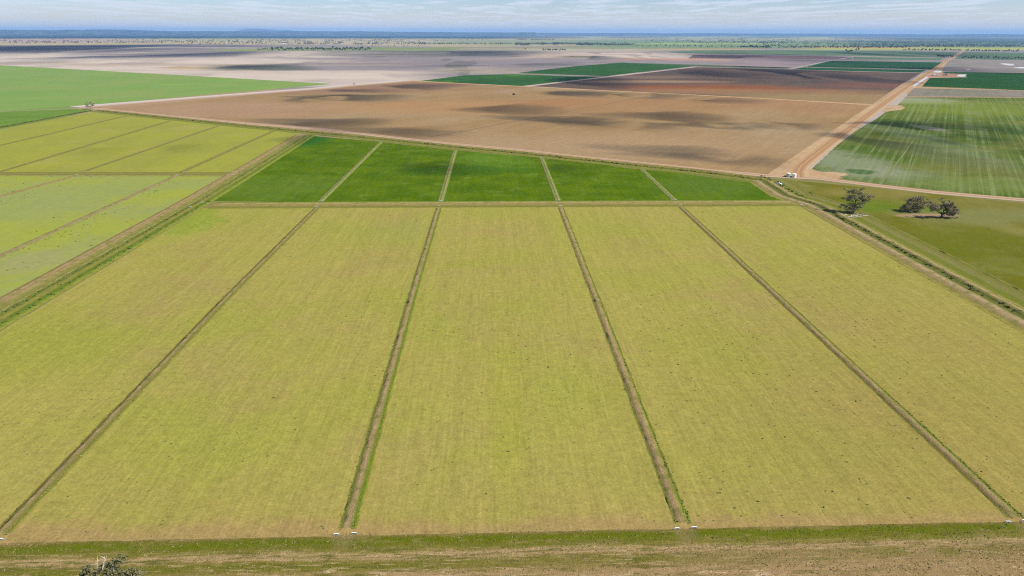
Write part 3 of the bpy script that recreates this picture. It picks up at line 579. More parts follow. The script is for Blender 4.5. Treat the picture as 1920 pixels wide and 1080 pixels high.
sheet('dirt_ground', P((1662, 209), (1644, 222), (1604, 246), (1564, 277), (1522, 317), (1506, 316), (1512, 301), (1540, 276), (1588, 240), (1626, 215), (1655, 200), (1692, 174), (1702, 178), (1684, 196)), 0.06, lilm, 'pale grey lilac margin between dirt road and striped crop', 1.2, 5)
sheet('dirt_ground', P((1655, 205), (1672, 197), (1690, 199), (1698, 202.5), (1690, 206), (1672, 207.5), (1658, 211)), 0.08, tanm, 'sandy tongue of soil poking into the striped crop', 2.0, 5)
sheet('dirt_ground', P((1520, 324), (1560, 322), (1585, 325), (1592, 328), (1574, 331), (1580, 334), (1560, 336.5), (1500, 334)), 0.055, tanm, 'orange washed soil at the bottom corner of the striped crop', 1.5, 4)
core = C(202, 164, 120); core2 = C(184, 142, 102); edge = C(214, 184, 146)
strip('dirt_road', P((1498, 333), (1496, 322), (1503, 311), (1520, 297), (1560, 266), (1640, 207), (1700, 164), (1752, 130), (1778, 112), (1797, 101), (1807, 94.6)),
      [(-8, 0, edge), (-6, .15, C(214, 174, 126)), (-4, .2, core), (-1.5, .25, core2), (0, .2, C(214, 172, 124)), (1.5, .25, core2), (4, .2, core), (6, .1, edge), (8, 0, C(206, 176, 140))], 0.12, road_m,
      'orange graded dirt road running away to the horizon at right', 6, .5, .2)
wl_ = C(236, 240, 244)
strip('lined_channel', P((1713, 161.8), (1739, 144.3)), [(-4.2, 0, C(170, 130, 100)), (-2.1, .5, wl_), (0, .1, wl_), (2.1, .5, wl_), (4.2, 0, C(160, 126, 100))], 0.14, road_m, 'long white lined channel beside the far dirt road', 8)
strip('lined_channel', P((1756, 136), (1760, 132.6)), [(-11, 0, C(200, 150, 120)), (-8, .5, wl_), (8, .5, wl_), (11, 0, C(200, 160, 130))], 0.14, road_m, 'short white lined channel above the farm yard', 8)
strip('lined_channel', P((1800.5, 143.6), (1805.5, 139.8)), [(-11, 0, C(200, 150, 120)), (-8, .5, wl_), (8, .5, wl_), (11, 0, C(60, 110, 60))], 0.14, road_m, 'short white lined channel at the end of the farm yard', 8)
yard = field_mat('yard_soil', C(204, 160, 134), C(196, 150, 124), 60)
sheet('dirt_ground', P((1738, 144.5), (1742, 139.5), (1766, 137.6), (1806, 139.2), (1799, 144.2)), 0.10, yard, 'pink dirt farm yard right of the far road')
pan = field_mat('white_pan', C(232, 234, 236), C(224, 226, 228), 100)
sheet('salt_pan', P((1874, 119.4), (1882, 118.8), (1893, 119.6), (1903, 119.8), (1899, 121.6), (1904, 122.4), (1893, 122.9), (1884, 121.6), (1879, 120.2)), 0.12, pan, 'white pan of water or salt in the grey stubble field', 8, 20)
sheet('salt_pan', P((1897, 127.2), (1910, 125.6), (1935, 125), (1935, 128), (1915, 128.3)), 0.12, pan, 'smaller white pan at the right edge of the grey stubble field', 6, 20)
sheet('salt_pan', P((1811, 130.4), (1818, 129.8), (1819, 130.8), (1812, 131.2)), 0.12, pan, 'tiny white pan at the lower edge of the grey stubble', 3, 20)

# foreground headland below the bays: bands of grass and worn wheel tracks
def headland_mat():
    t = NT('headland'); co = t.co(); sep = t.n('ShaderNodeSeparateXYZ'); t.put(sep.inputs[0], co); X_, Y_ = sep.outputs[0], sep.outputs[1]
    y = t.math('SUBTRACT', Y_, t.math('MULTIPLY', X_, .009))
    y = t.math('ADD', y, t.math('MULTIPLY', t.math('SUBTRACT', t.noise(t.vmul(co, (.5, 1, 1)), .10, 5, .65), .5), 3.8))
    y = t.math('ADD', y, t.math('MULTIPLY', t.math('SUBTRACT', t.noise(co, .5, 5, .75), .5), 3.0))
    r = t.n('ShaderNodeValToRGB'); st = [(110, C(188, 156, 112)), (116.6, C(190, 160, 114)), (118.2, C(170, 146, 92)), (119.4, C(132, 128, 50)), (121.4, C(128, 126, 46)), (122.3, C(160, 142, 82)), (122.9, C(200, 170, 122)), (123.4, C(158, 142, 84)), (124.0, C(202, 172, 124)), (124.6, C(166, 148, 88)),
          (125.3, C(142, 136, 62)), (126.2, C(128, 126, 46)), (128.2, C(112, 124, 20)), (129.3, C(124, 122, 44)), (130.0, C(150, 134, 76)), (131.2, C(184, 152, 104))]
    e = r.color_ramp.elements
    while len(e) < len(st): e.new(0.5)
    for k, (yy, cc) in enumerate(st): e[k].position = (yy - 110) / 22
    for k, (yy, cc) in enumerate(st): e[k].color = (*cc, 1)
    t.put(r.inputs[0], t.math('DIVIDE', t.math('SUBTRACT', y, 110.0), 22.0)); c = r.outputs[0]
    low = t.rng(Y_, 123.5, 127.5, 1.0, 0.0)
    c = t.mix(t.rng(t.noise(t.vmul(t.vadd(co, (5, 71, 0)), (.4, 1, 1)), .35, 5, .7), .5, .66, 0, .75), c, C(156, 142, 78))
    stre = t.noise(t.vmul(co, (.12, 1.1, 1)), 1.0, 4, .65)
    c = t.mix(t.math('MULTIPLY', t.rng(stre, .52, .64, 0, .8), low), c, C(206, 178, 130))
    c = t.mix(t.math('MULTIPLY', t.rng(t.noise(t.vmul(t.vadd(co, (31, 7, 0)), (.10, .8, 1)), 1.0, 4, .65), .5, .64, 0, .85), low), c, C(112, 112, 44))
    c = t.mix(t.math('MULTIPLY', t.math('MULTIPLY', t.rng(X_, -40, 90, 0, .8), t.rng(t.noise(co, .05, 4, .6), .3, .6)), t.rng(Y_, 121, 126, 1, 0)), c, C(176, 148, 102))
    c = t.mix(t.math('MULTIPLY', t.rng(t.noise(t.vmul(t.vadd(co, (9, 3, 0)), (.35, 1, 1)), .45, 5, .7), .58, .66, 0, .85), t.rng(Y_, 118.5, 120.5, 1, 0)), c, C(224, 194, 152))
    for bx in (-35.2, 44.4, 126.4, -116):                    # worn dirt where the bank ends meet the headland
        d = t.n('ShaderNodeVectorMath', operation='LENGTH'); t.put(d.inputs[0], t.vmul(t.vadd(co, (-bx, -129.0, 0)), (1 / 3.6, 1 / 5.5, 0)))
        c = t.mix(t.rng(t.math('ADD', d.outputs['Value'], t.math('MULTIPLY', t.noise(co, .7, 4, .7), .9)), .7, 1.5, .5, 0), c, C(168, 146, 100))
    fn = t.noise(co, 2.2, 4, .75); f2 = t.noise(co, .7, 4, .7)
    f = t.math('MULTIPLY', t.math('ADD', .5, t.math('MULTIPLY', fn, 1.0)), t.math('ADD', .65, t.math('MULTIPLY', f2, .7)))
    t.bump(t.math('ADD', fn, f2), .7, .5)
    return t.done(t.scale(c, f))
sheet('grass_verge', [(-330, 60), (330, 60), (330, 132.6), (207, 131.7), (60, 130.6), (-60, 129.6), (-193, 128.6), (-330, 127.4)], 0.035, headland_mat(), 'tan and green headland with wheel tracks along the bottom', .5, 2.5)

# ------------------------------------------------------------------ small growth that nobody could count
def scatter(name, pts, sz, mat, label, seed=3, blades=7, hgt=1.0):
    rs = np.random.RandomState(seed); pts = np.asarray(pts, float); n = len(pts)
    k = blades; a = rs.rand(n, k) * 2 * pi; L = np.asarray(sz)[:, None] * (0.5 + rs.rand(n, k))
    ox = (rs.rand(n, k) - .5) * np.asarray(sz)[:, None] * 1.3; oy = (rs.rand(n, k) - .5) * np.asarray(sz)[:, None] * 1.3
    cx = pts[:, 0:1] + ox; cy = pts[:, 1:2] + oy; z0 = pts[:, 2:3] if pts.shape[1] > 2 else 0.03
    w = L * 0.38; ux, uy = np.cos(a) * w, np.sin(a) * w
    lx, ly = np.cos(a + 1.3) * L * .35, np.sin(a + 1.3) * L * .35
    hz = L * 0.75 * hgt
    V = np.stack([np.stack([cx - ux, cy - uy, z0 + 0 * cx], -1), np.stack([cx + ux, cy + uy, z0 + 0 * cx], -1),
                  np.stack([cx + ux * .8 + lx, cy + uy * .8 + ly, z0 + hz], -1), np.stack([cx - ux * .8 + lx, cy - uy * .8 + ly, z0 + hz], -1)], 2).reshape(-1, 3)
    m = n * k; F = np.arange(m * 4).reshape(m, 4)
    me = bpy.data.meshes.new(name); me.vertices.add(len(V)); me.vertices.foreach_set('co', V.ravel())
    me.loops.add(m * 4); me.loops.foreach_set('vertex_index', F.ravel().astype(np.int32)); me.polygons.add(m)
    me.polygons.foreach_set('loop_start', np.arange(0, m * 4, 4, dtype=np.int32)); me.update(calc_edges=True)
    me.materials.append(mat); o = bpy.data.objects.new(name, me); col.objects.link(o)
    return tag(o, label, None, None, 'stuff')
def leaf_mat(name, c1, c2, sc_=0.4):
    t = NT(name, 0.8, 0.15); g = t.n('ShaderNodeNewGeometry')
    f = t.math('ADD', t.math('MULTIPLY', g.outputs['Random Per Island'], .7), t.math('MULTIPLY', t.noise(t.co(), sc_, 2), .3))
    return t.done(t.mix(f, c1, c2))
rs = np.random.RandomState(11)
weed_m = leaf_mat('weed_leaf', (0.05, 0.09, 0.018), (0.12, 0.16, 0.035)); dry_m = leaf_mat('dry_grass', (0.22, 0.18, 0.09), (0.32, 0.26, 0.14)); bush_m = leaf_mat('ditch_bush', (0.035, 0.055, 0.015), (0.09, 0.11, 0.035))
W = []
while len(W) < 1900:
    x, y = rs.uniform(-190, 205), 132 + 316 * rs.rand() ** 1.25
    if fbm(x / 38, y / 55, 3) > 0.42 + rs.rand() * .3: W.append((x, y))
scatter('weeds', W, rs.uniform(.05, .42, len(W)) ** 1.2 + .06, leaf_mat('low_weed', (.09, .12, .03), (.20, .22, .07)), 'small dark green weeds dotted through the yellow bays', 4, 7, .5)
W = []
while len(W) < 200:
    x, y = rs.uniform(-420, -218), rs.uniform(250, 560)
    q = pix(x, y)
    if fbm(x / 30, y / 60, 3) > .5 + .2 * rs.rand() and q[0] < 330: W.append((x, y))
for k in range(160):
    a = rs.rand(); p0 = at(20 + 400 * a, 478 - 180 * a + 0); W.append((p0[0] + rs.normal() * 5, p0[1] + rs.normal() * 9))
scatter('weeds', W, rs.uniform(.12, .6, len(W)), weed_m, 'dark weeds dotted over the patchy left pasture', 5, 8, .5)
W = []
for k in range(170):      # bushes in the right hand channel
    y = rs.uniform(235, 452); W.append((220.6 + rs.normal() * .9 + (0.9 if rs.rand() < .3 else 0), y, 0.15))
for k in range(70): y = rs.uniform(455, 555); W.append((rs.normal() * 1.4 + 221 - (y - 450) * .0, y, .1))
scatter('ditch_bushes', W, rs.uniform(.15, .85, len(W)), bush_m, 'dark bushes lining the channel between yellow bays and paddock', 6, 12, .8)
W = []
for k in range(420): y = rs.uniform(240, 470); W.append((-204.2 + rs.normal() * .8, y, .05) if rs.rand() < .5 else (-197.6 + rs.normal() * 1.0, y, .05))
for k in range(260): y = rs.uniform(470, 800); W.append((-204 + rs.normal() * 3 - (y - 470) * .024, y, .05))
scatter('ditch_bushes', W, rs.uniform(.2, .75, len(W)), leaf_mat('rush_leaf', (.05, .09, .015), (.11, .16, .03)), 'green rushes growing in the drain along the left bays', 7, 9, .7)
W = []
for k in range(420):
    a = rs.rand() * (1436 - 180) + 180; ys = np.interp(a, [180, 480, 590, 730, 855, 960, 1085, 1210, 1335, 1436], [207, 238, 248.5, 262.5, 276, 285.5, 299, 312, 325, 338]); p0 = at(a, ys); W.append((p0[0] + rs.normal() * 2, p0[1] + rs.normal() * 3.0, .05))
for k in range(260):
    a = rs.rand() * 172; p0 = at(a, np.interp(a, [0, 100, 172], [240, 221, 207.5])); W.append((p0[0] + rs.normal() * 1.5, p0[1] + rs.normal() * 2, .3))
scatter('ditch_bushes', W, rs.uniform(.3, 1.1, len(W)), bush_m, 'scattered dark bushes along the ditch under the brown field', 8, 9, .8)
W = []
for (X, sg) in ((-118.0, 1), (-36.8, 1), (44.9, 1), (126.4, 1)):
    for k in range(900):
        y = 132 + 316 * rs.rand() ** 1.3; side = rs.rand()
        W.append((X + (1.6 if side < .7 else -1.5) + rs.normal() * .22 + (2.2 if X == -118 else (1.4 if X == -36.8 else 0)) * max(0, (280 - y) / 148) * (1 if X < 0 else -.2), y, .08))
scatter('bank_grass', W, rs.uniform(.06, .26, len(W)), leaf_mat('bank_green', (.12, .16, .02), (.22, .25, .07)), 'green grass along the feet of the four long banks', 9, 6, .8)
W = []; 
for k in range(9000): W.append((rs.uniform(-120, 135), rs.uniform(108, 131)))
W = [w for w in W if fbm(w[0] / 6, w[1] / 1.6 + 20, 4) > .48]
scatter('verge_grass', W, rs.uniform(.05, .2, len(W)), dry_m, 'dry tan grass tufts on the foreground headland', 10, 5, .8)
W = [(rs.uniform(-120, 135), rs.uniform(108, 131)) for k in range(9000)]
W = [w for w in W if fbm(w[0] / 9 + 60, w[1] / 1.3 + 20, 4) > .52 or 125.5 < w[1] < 129.5 and rs.rand() < .5]
scatter('verge_grass', W, rs.uniform(.05, .2, len(W)), leaf_mat('verge_green', (.12, .15, .03), (.21, .21, .06)), 'green grass tufts on the foreground headland', 12, 5, .8)

# ------------------------------------------------------------------ TREES
bark = NT('gum_bark'); bark_m = bark.done(bark.mix(bark.rng(bark.noise(bark.vmul(bark.co(), (2, 2, .5)), 1.2, 4), .4, .65), (.10, .085, .065), (.34, .29, .23)))
dead_m = NT('dead_wood').done((.50, .46, .40)); dkbark = NT('dark_bark').done((.06, .05, .04))
gum_m = leaf_mat('gum_leaf', (.075, .082, .03), (.34, .32, .15), .5)
gum2_m = leaf_mat('dry_gum_leaf', (.09, .078, .038), (.36, .31, .16), .5)
def leaves_np(clumps, per, size, rng, flat=.7):
    cl = np.array(clumps); n = len(cl); m = n * per
    c = np.repeat(cl[:, :3], per, 0); rad = np.repeat(cl[:, 3], per)
    d = rng.normal(size=(m, 3)); d /= np.linalg.norm(d, axis=1)[:, None]; rr = rad * (0.15 + 1.25 * rng.rand(m) ** .8)
    p = c + d * rr[:, None] * np.array([1, 1, flat])
    nrm = rng.normal(size=(m, 3)) + d * .6; nrm /= np.linalg.norm(nrm, axis=1)[:, None]
    a = np.cross(nrm, rng.normal(size=(m, 3))); a /= np.linalg.norm(a, axis=1)[:, None]; b = np.cross(nrm, a)
    s = size * (0.55 + .9 * rng.rand(m)); a = a * (s * .5)[:, None]; b = b * (s * .32)[:, None]
    V = np.stack([p - a - b, p + a - b * .6, p + a * .8 + b, p - a * .7 + b], 1).reshape(-1, 3)
    return V, np.arange(m * 4).reshape(m, 4)
def np_mesh(name, V, F, mat):
    me = bpy.data.meshes.new(name); me.vertices.add(len(V)); me.vertices.foreach_set('co', np.asarray(V, float).ravel())
    me.loops.add(F.size); me.loops.foreach_set('vertex_index', F.ravel().astype(np.int32)); me.polygons.add(len(F))
    me.polygons.foreach_set('loop_start', np.arange(0, F.size, 4, dtype=np.int32)); me.update(calc_edges=True); me.materials.append(mat)
    return me
def gum(name, loc, limbs, trunk, per, leaf, mat, bmat, seed, sub=5, crad=(1.0, 1.9), wide=1.0):
    """trunk: points with radius; limbs: (start index on the trunk, end point) ; clumps of leaves gather round the limb ends"""
    rng = np.random.RandomState(seed); root = empty(name, loc); mb = MB()
    mb.tube([t[:3] for t in trunk], [t[3] for t in trunk], 9)
    clumps = []
    for (i, e) in limbs:
        s = np.array(trunk[i][:3]); e = np.array(e, float); r0 = trunk[i][3] * .62
        mid = (s + e) / 2 + rng.normal(size=3) * .5 + np.array([0, 0, -.06 * np.linalg.norm(e - s)])
        mb.tube([s, s * .5 + mid * .5 + rng.normal(size=3) * .15, mid, mid * .4 + e * .6 + rng.normal(size=3) * .3, e], [r0, r0 * .8, r0 * .55, r0 * .38, .05], 6)
        for k in range(sub):
            t = rng.uniform(.45, 1.0); b = mid * (1 - t) + e * t if t > .0 else mid
            tip = b + rng.normal(size=3) * np.array([1.7, 1.7, 1.1]) * wide
            mb.tube([b, (b + tip) / 2 + rng.normal(size=3) * .2, tip], [.1, .06, .02], 4)
            clumps.append((*tip, rng.uniform(*crad)))
        clumps.append((*e, rng.uniform(*crad)))
    mb.build('trunk', bmat, root, True)
    V, F = leaves_np(clumps, per, leaf, rng)
    o = bpy.data.objects.new('crown', np_mesh('crown', V, F, mat)); col.objects.link(o); o.parent = root
    return root
# tree 1: tall open gum, leaning trunk, uneven crown
x, y = at(1599.5, 399.5)
t1 = gum('gum_tree', (x, y, 0),
         [(1, (-7.5, 1, 6.5)), (2, (-6, 0, 12.5)), (2, (-5.6, 1, 18.5)), (3, (-2, -2, 16)), (3, (-1, 2, 20.5)), (3, (2.5, 0, 21)), (3, (4.5, 1, 18)), (2, (6.5, -1, 13.5)), (2, (9.5, 0, 15)), (3, (4, -2, 14)), (1, (4.5, -1, 8.5)), (1, (-4, -2, 8.5)), (2, (1.5, -3, 11)), (3, (-3.5, 1, 20)), (2, (-2.5, 2.5, 14)), (1, (2.0, -2.5, 6.2)), (1, (-5.5, -1.5, 4.2)), (2, (7.2, 1, 11.2))],
         [(0, 0, -.3, .85), (.1, 0, 2.5, .6), (.5, 0, 6.5, .5), (.4, .2, 11, .33)], 100, .42, gum_m, bark_m, 5, 6, (.8, 1.7)); t1.scale = (.88, .88, .74)
tag(t1, 'tall open gum tree with fallen timber around its trunk, in the olive paddock', 'tree', 'gum trees in the olive paddock')
# tree 2: low, dense, leaning left, crown reaching the ground
x, y = at(1716, 397)
t2 = gum('gum_tree', (x, y, 0),
         [(1, (-11, 0, 3.0)), (1, (-9, 1, 6)), (2, (-7, 0, 9.5)), (2, (-4, 1, 12.5)), (2, (-1, -1, 11)), (3, (1.5, 0, 13)), (3, (4.5, 1, 11.5)), (2, (6, 0, 8.5)), (1, (3.5, -1, 6)), (1, (-4, -2, 5)), (2, (-6.5, 1, 8)), (1, (-1, -2, 6.5)), (1, (-7, -1, 3.2)), (3, (-2, 1, 13.6)), (1, (.6, -2, 3.6)), (2, (9, 0, 9))],
         [(0, 0, -.3, .6), (-.4, 0, 2.0, .48), (-.9, 0, 5, .38), (0, 0, 8.5, .26)], 115, .42, gum2_m, dkbark, 15, 6, (.8, 1.8)); t2.scale = (.86, .86, .70)
tag(t2, 'low dense gum tree leaning left, its crown touching its neighbour', 'tree', 'gum trees in the olive paddock')
# tree 3: forked dark trunk, wide umbrella crown
x, y = at(1764.5, 409)
t3 = gum('gum_tree', (x, y, 0),
         [(1, (-10.5, 0, 12.5)), (1, (-7.5, 1, 9.5)), (1, (-6, 1, 13)), (2, (-3, 0, 11)), (2, (-1, 1, 15.5)), (2, (1.5, -1, 14)), (2, (4, 1, 16)), (2, (6.5, 0, 14.5)), (1, (8.5, 0, 11)), (1, (9.5, -1, 7)), (1, (8, -1, 3.4)), (1, (5, -1, 7.5)), (2, (3, -2, 10.5)), (1, (6, 1, 9.5)), (1, (11, 1, 9)), (1, (10, 0, 4.6)), (2, (3.0, 2, 12)), (1, (-8, -1, 11.2))],
         [(0, 0, -.3, .75), (.1, 0, 3.6, .55), (.9, 0, 7.0, .36)], 105, .42, gum2_m, dkbark, 23, 6, (.75, 1.7)); t3.scale = (.85, .85, .68)
tag(t3, 'wide crowned gum tree on a forked dark trunk, rightmost in the paddock', 'tree', 'gum trees in the olive paddock')
# tree at the lower left corner, partly bare
x, y = at(184, 1090, 7); 
t4 = gum('gum_tree', (x, y - 1.5, 0),
         [(1, (-4.5, 1, 7.2)), (1, (-2, 2.4, 7.5)), (2, (1.5, 2.2, 8.2)), (2, (4.6, 2.0, 8.6)), (2, (2.8, 1, 9.2)), (1, (6.2, .4, 7.4)), (2, (0, -1.5, 9.5)), (1, (-3, -2, 8)), (1, (4, -2.5, 8)), (1, (-5.5, -1, 6)), (2, (-1.0, 1.0, 8.6)), (1, (6.8, -1.8, 7.2))],
         [(0, 0, -.3, .4), (.1, 0, 2.5, .3), (.1, .2, 5.5, .2)], 420, .28, leaf_mat('mid_gum_leaf', (.05, .056, .02), (.19, .18, .075), .6), bark_m, 33, 4, (.45, .95), .5)
mb = MB(); rg_ = np.random.RandomState(2); t4.scale = (1.35, 1.25, 1.0)
for (sx_, sy_, tx, ty, tz) in ((0, 0, -.6, 3.4, 10.8), (0, 0, .9, 3.2, 11.2), (-.2, .2, 2.2, 2.2, 10.2), (-.3, 0, -1.6, 2.4, 10.0), (.2, .4, .2, 3.9, 10.4)):
    p0 = np.array([sx_, sy_, 5.0]); p1 = np.array([tx, ty, tz]); md = (p0 + p1) / 2 + rg_.normal(size=3) * .3
    mb.tube([p0, md, p1], [.09, .05, .015], 5)
    for k in range(4):
        t_ = rg_.uniform(.3, .9); b = md * (1 - t_) + p1 * t_; e = b + rg_.normal(size=3) * np.array([.7, .6, .5]); mb.tube([b, e], [.05, .012], 4)
o = mb.build('dead_branches', dead_m, t4, True); tag(o, 'bleached leafless branches')
tag(t4, 'half bare gum tree with bleached branches at the bottom left corner', 'tree')
# small bare tree at the far corner of the bright pasture
x, y = at(170.5, 205)
t5 = gum('gum_tree', (x, y, 0), [(1, (-7, 0, 9)), (1, (-3, 1, 12)), (1, (2, 0, 13)), (1, (6, 0, 11)), (1, (5, 1, 7)), (1, (-5, 0, 6))], [(0, 0, -.3, .6), (0, 0, 4.5, .45)], 34, .8, gum2_m, bark_m, 41, 3, (1.0, 1.8))
t5.scale = (.8, .8, .8)
tag(t5, 'thin half bare tree at the corner where pale road meets bright pasture', 'tree')

# fallen timber round the first tree
logs = [(1584, 404, 4.5, 25), (1590, 407, 6, -10), (1596, 405, 3.5, 60), (1603, 405, 5, 15), (1610, 403, 6.5, -30), (1613, 405.5, 4, 75), (1609, 407, 5, 5), (1586, 408, 3, 80), (1578, 401, 7, 8), (1600, 409, 4, -50), (1624, 405, 6, 12), (1616, 401.5, 3, -70)]
lab = ['upper left of the trunk', 'below left of the trunk', 'right at the trunk foot', 'just right of the trunk foot', 'in the pale pile right of the trunk', 'standing askew on the right pile', 'at the lower edge of the right pile', 'lowest on the left side', 'long and lying in the tree shadow', 'alone below the trunk', 'long and farthest right in the grass', 'short above the right pile']
for i, (a, b, L, rz) in enumerate(logs):
    x, y = at(a, b); rgl = np.random.RandomState(100 + i); r = .16 + .14 * rgl.rand(); mb = MB()
    mb.tube([(-L / 2, 0, r), (-L / 6, .15, r * 1.1), (L / 5, -.1, r * 1.3), (L / 2, .1, r * 1.2)], [r, r * .95, r * .8, r * .35], 7)
    for k in range(3):
        s_ = rgl.uniform(-.3, .45) * L; mb.tube([(s_, 0, r), (s_ + rgl.normal() * .6, rgl.normal() * 1.3, r + .3 + rgl.rand() * .7)], [r * .5, .04], 5)
    o = mb.build('fallen_log', dead_m, None, True); o.location = (x, y, 0.03); o.rotation_euler = (0, 0, R(rz))
    tag(o, 'grey fallen log by the tall gum tree, ' + lab[i], 'log', 'fallen logs under the tall gum tree')

# far trees: a few kinds, copied
far_m = leaf_mat('far_leaf', (.022, .034, .016), (.07, .085, .035), .2)
far2_m = leaf_mat('far_dry_leaf', (.05, .05, .034), (.12, .105, .07), .2)
protos = []
for k in range(6):
    rng = np.random.RandomState(60 + k); tall = (14, 12, 16, 10, 13, 11)[k]; w = (5, 6.5, 4.5, 5.5, 4, 7)[k]
    cl = [(rng.normal() * w * .45, rng.normal() * w * .45, tall * rng.uniform(.42, .92), rng.uniform(1.3, 2.6)) for _ in range(11)]
    V, F = leaves_np(cl, 16, 2.0, rng, .8); crown = np_mesh('crown', V, F, far2_m if k in (3,) else far_m)
    mb = MB(); mb.tube([(0, 0, -.3), (rng.normal() * .3, rng.normal() * .3, tall * .4), (0, 0, tall * .75)], [.45, .3, .1], 5)
    for j in range(4): mb.tube([(0, 0, tall * .35), tuple(np.array(cl[j][:3]))], [.22, .06], 4)
    tm = bpy.data.meshes.new('trunk'); tm.from_pydata(mb.v, [], mb.f); tm.materials.append(dkbark)
    protos.append((crown, tm))
def far_tree(px, py, sc_, k, label, group):
    x, y = at(px, py); e = empty('gum_tree', (x, y, 0), (px * 7.3) % 6.28); e.scale = (sc_, sc_, sc_)
    for nm, me in (('trunk', protos[k][1]), ('crown', protos[k][0])):
        o = bpy.data.objects.new(nm, me); col.objects.link(o); o.parent = e
    tag(e, label, 'tree', group)
rr = random.Random(5)
def row(n, x0, x1, y0, y1, jy, s0, s1, label, group, kinds=(0, 1, 2, 4, 5), clump=0.0, gap=None):
    for i in range(n):
        t = (i + rr.uniform(-.45, .45)) / max(1, n - 1); t = min(1, max(0, t))
        px = x0 + (x1 - x0) * t; py = y0 + (y1 - y0) * t + rr.uniform(-jy, jy)
        far_tree(px, py, rr.uniform(s0, s1), rr.choice(kinds), label, group)
row(66, 510, 694, 94.5, 94.5, 1.6, .9, 1.6, 'dark tree in the long loose grove beyond the grey lake bed', 'grove of trees on the lake bed')
row(7, 484, 506, 94.4, 94.0, .5, .6, .9, 'small tree at the thin left end of the long loose grove', 'small trees left of the grove')
row(30, 1185, 1385, 87.2, 89.5, .5, .7, 1.5, 'tree in the gappy line beyond the pale patches, right of centre', 'gappy tree line right of centre')
row(24, 1388, 1442, 90.3, 91.0, .5, 1.1, 1.6, 'tree in the dense dark right end of the gappy line', 'dense end of the gappy tree line')
row(15, 1018, 1060, 95.2, 95.2, .3, .75, 1.05, 'dark tree in the short compact clump on the pale lake bed', 'short clump on the lake bed')
row(8, 680, 785, 86.8, 87.6, .8, .6, 1.0, 'lone small tree dotted on the tan plain behind the long grove', 'lone trees on the tan plain')
row(5, 815, 836, 78.2, 78.2, .4, 1.0, 1.4, 'tree in the tiny far group just left of the centre', 'tiny far group of trees')
row(16, 354, 480, 83.0, 83.2, .4, .8, 1.3, 'dark tree dotted along the edge of the blue grey flat at left', 'dotted trees along the flat')
row(28, 1694, 1800, 95.0, 95.6, .25, .8, 1.2, 'tree in the dark row above the grey green field, left of the road', 'dark row left of the far road')
row(24, 1812, 1908, 96.5, 98.0, .3, .8, 1.2, 'tree in the dark row above the grey green field, right of the road', 'dark row right of the far road')
row(14, 1757, 1786, 108.0, 108.5, .5, .8, 1.2, 'dark tree in the homestead clump around the far shed', 'homestead clump')
row(26, 1803, 1925, 110.0, 111.8, .5, .55, 1.0, 'dark tree in the row along the top of the grey stubble field', 'row above the grey stubble')
row(5, 1586, 1597, 98.0, 98.0, .3, .9, 1.2, 'tree in the small dark clump standing alone in the grey green field', 'small clump alone in the field')
row(4, 1604, 1611, 94.8, 94.8, .2, .9, 1.2, 'tree in the tiny dark clump just above the lone clump', 'tiny clump above the lone clump')
row(22, 1445, 1680, 90.2, 90.6, .4, .7, 1.2, 'greyish tree in the thin line along the far pale strip at right', 'thin line along the pale strip', (3, 1, 5))
far_tree(985, 94.2, .9, 2, 'single slim dark tree on the pale strip left of the compact clump', None)
far_tree(1149, 94.2, .6, 2, 'single tiny tree on the tan flat right of the compact clump', None)
far_tree(1238, 84.5, .9, 0, 'lone round tree above the gappy line, left of a pair', None)
far_tree(1249, 84.8, .9, 1, 'lone round tree above the gappy line, right of a pair', None)
far_tree(1170, 76.2, 1.6, 0, 'lone dark tree by the pale strip far beyond the compact clump', None)
far_tree(530, 83.6, 1.1, 1, 'tree beside the little white roofed shed beyond the grove', None)

# woods farther off: too many to count
def woodland(name, zones, mat, label, seed, size=4.5):
    rng = np.random.RandomState(seed); C_ = []
    for (n, x0, x1, y0, y1, cl) in zones:
        k = 0; tries = 0
        while k < n and tries < n * 30:
            tries += 1; px = rng.uniform(x0, x1); py = rng.uniform(y0, y1); X, Y = at(px, py)
            if float(fbm(px / 9.0, py / 1.4 + seed, 3)) < cl: continue
            C_.append((X, Y, rng.uniform(3.5, 8), rng.uniform(2.5, 5.0))); k += 1
    V, F = leaves_np(C_, 12, size, rng, 1.1)
    V[:, 2] = np.maximum(V[:, 2], 0)
    o = bpy.data.objects.new(name, np_mesh(name, V, F, mat)); col.objects.link(o)
    tag(o, label, None, None, 'stuff')
woodland('woodland', [(700, 0, 480, 75.5, 81.3, .5), (900, 480, 800, 74, 84, .52), (260, 690, 960, 81.5, 83.2, .4), (500, 965, 1180, 80.5, 85.5, .56), (240, 965, 1040, 73.5, 75, .3), (500, 0, 1000, 71, 75, .45)], far2_m, 'scattered mauve grey scrub trees across the far left plain', 3)
woodland('woodland', [(330, 965, 1120, 81.2, 83.2, 0.2), (260, 1080, 1190, 83.2, 85.2, .2)], far_m, 'long dark hedge of trees behind the tan strip at centre', 8)
woodland('woodland', [(1000, 1200, 1500, 70, 82, .56), (1500, 1430, 1960, 74, 88.5, .50), (500, 1600, 1960, 84, 88.6, .35), (900, 1000, 1960, 66.5, 72, .5), (250, 1460, 1700, 88.4, 89.8, .3)], far_m, 'dense bluish scrub woodland across the far right plain', 5)

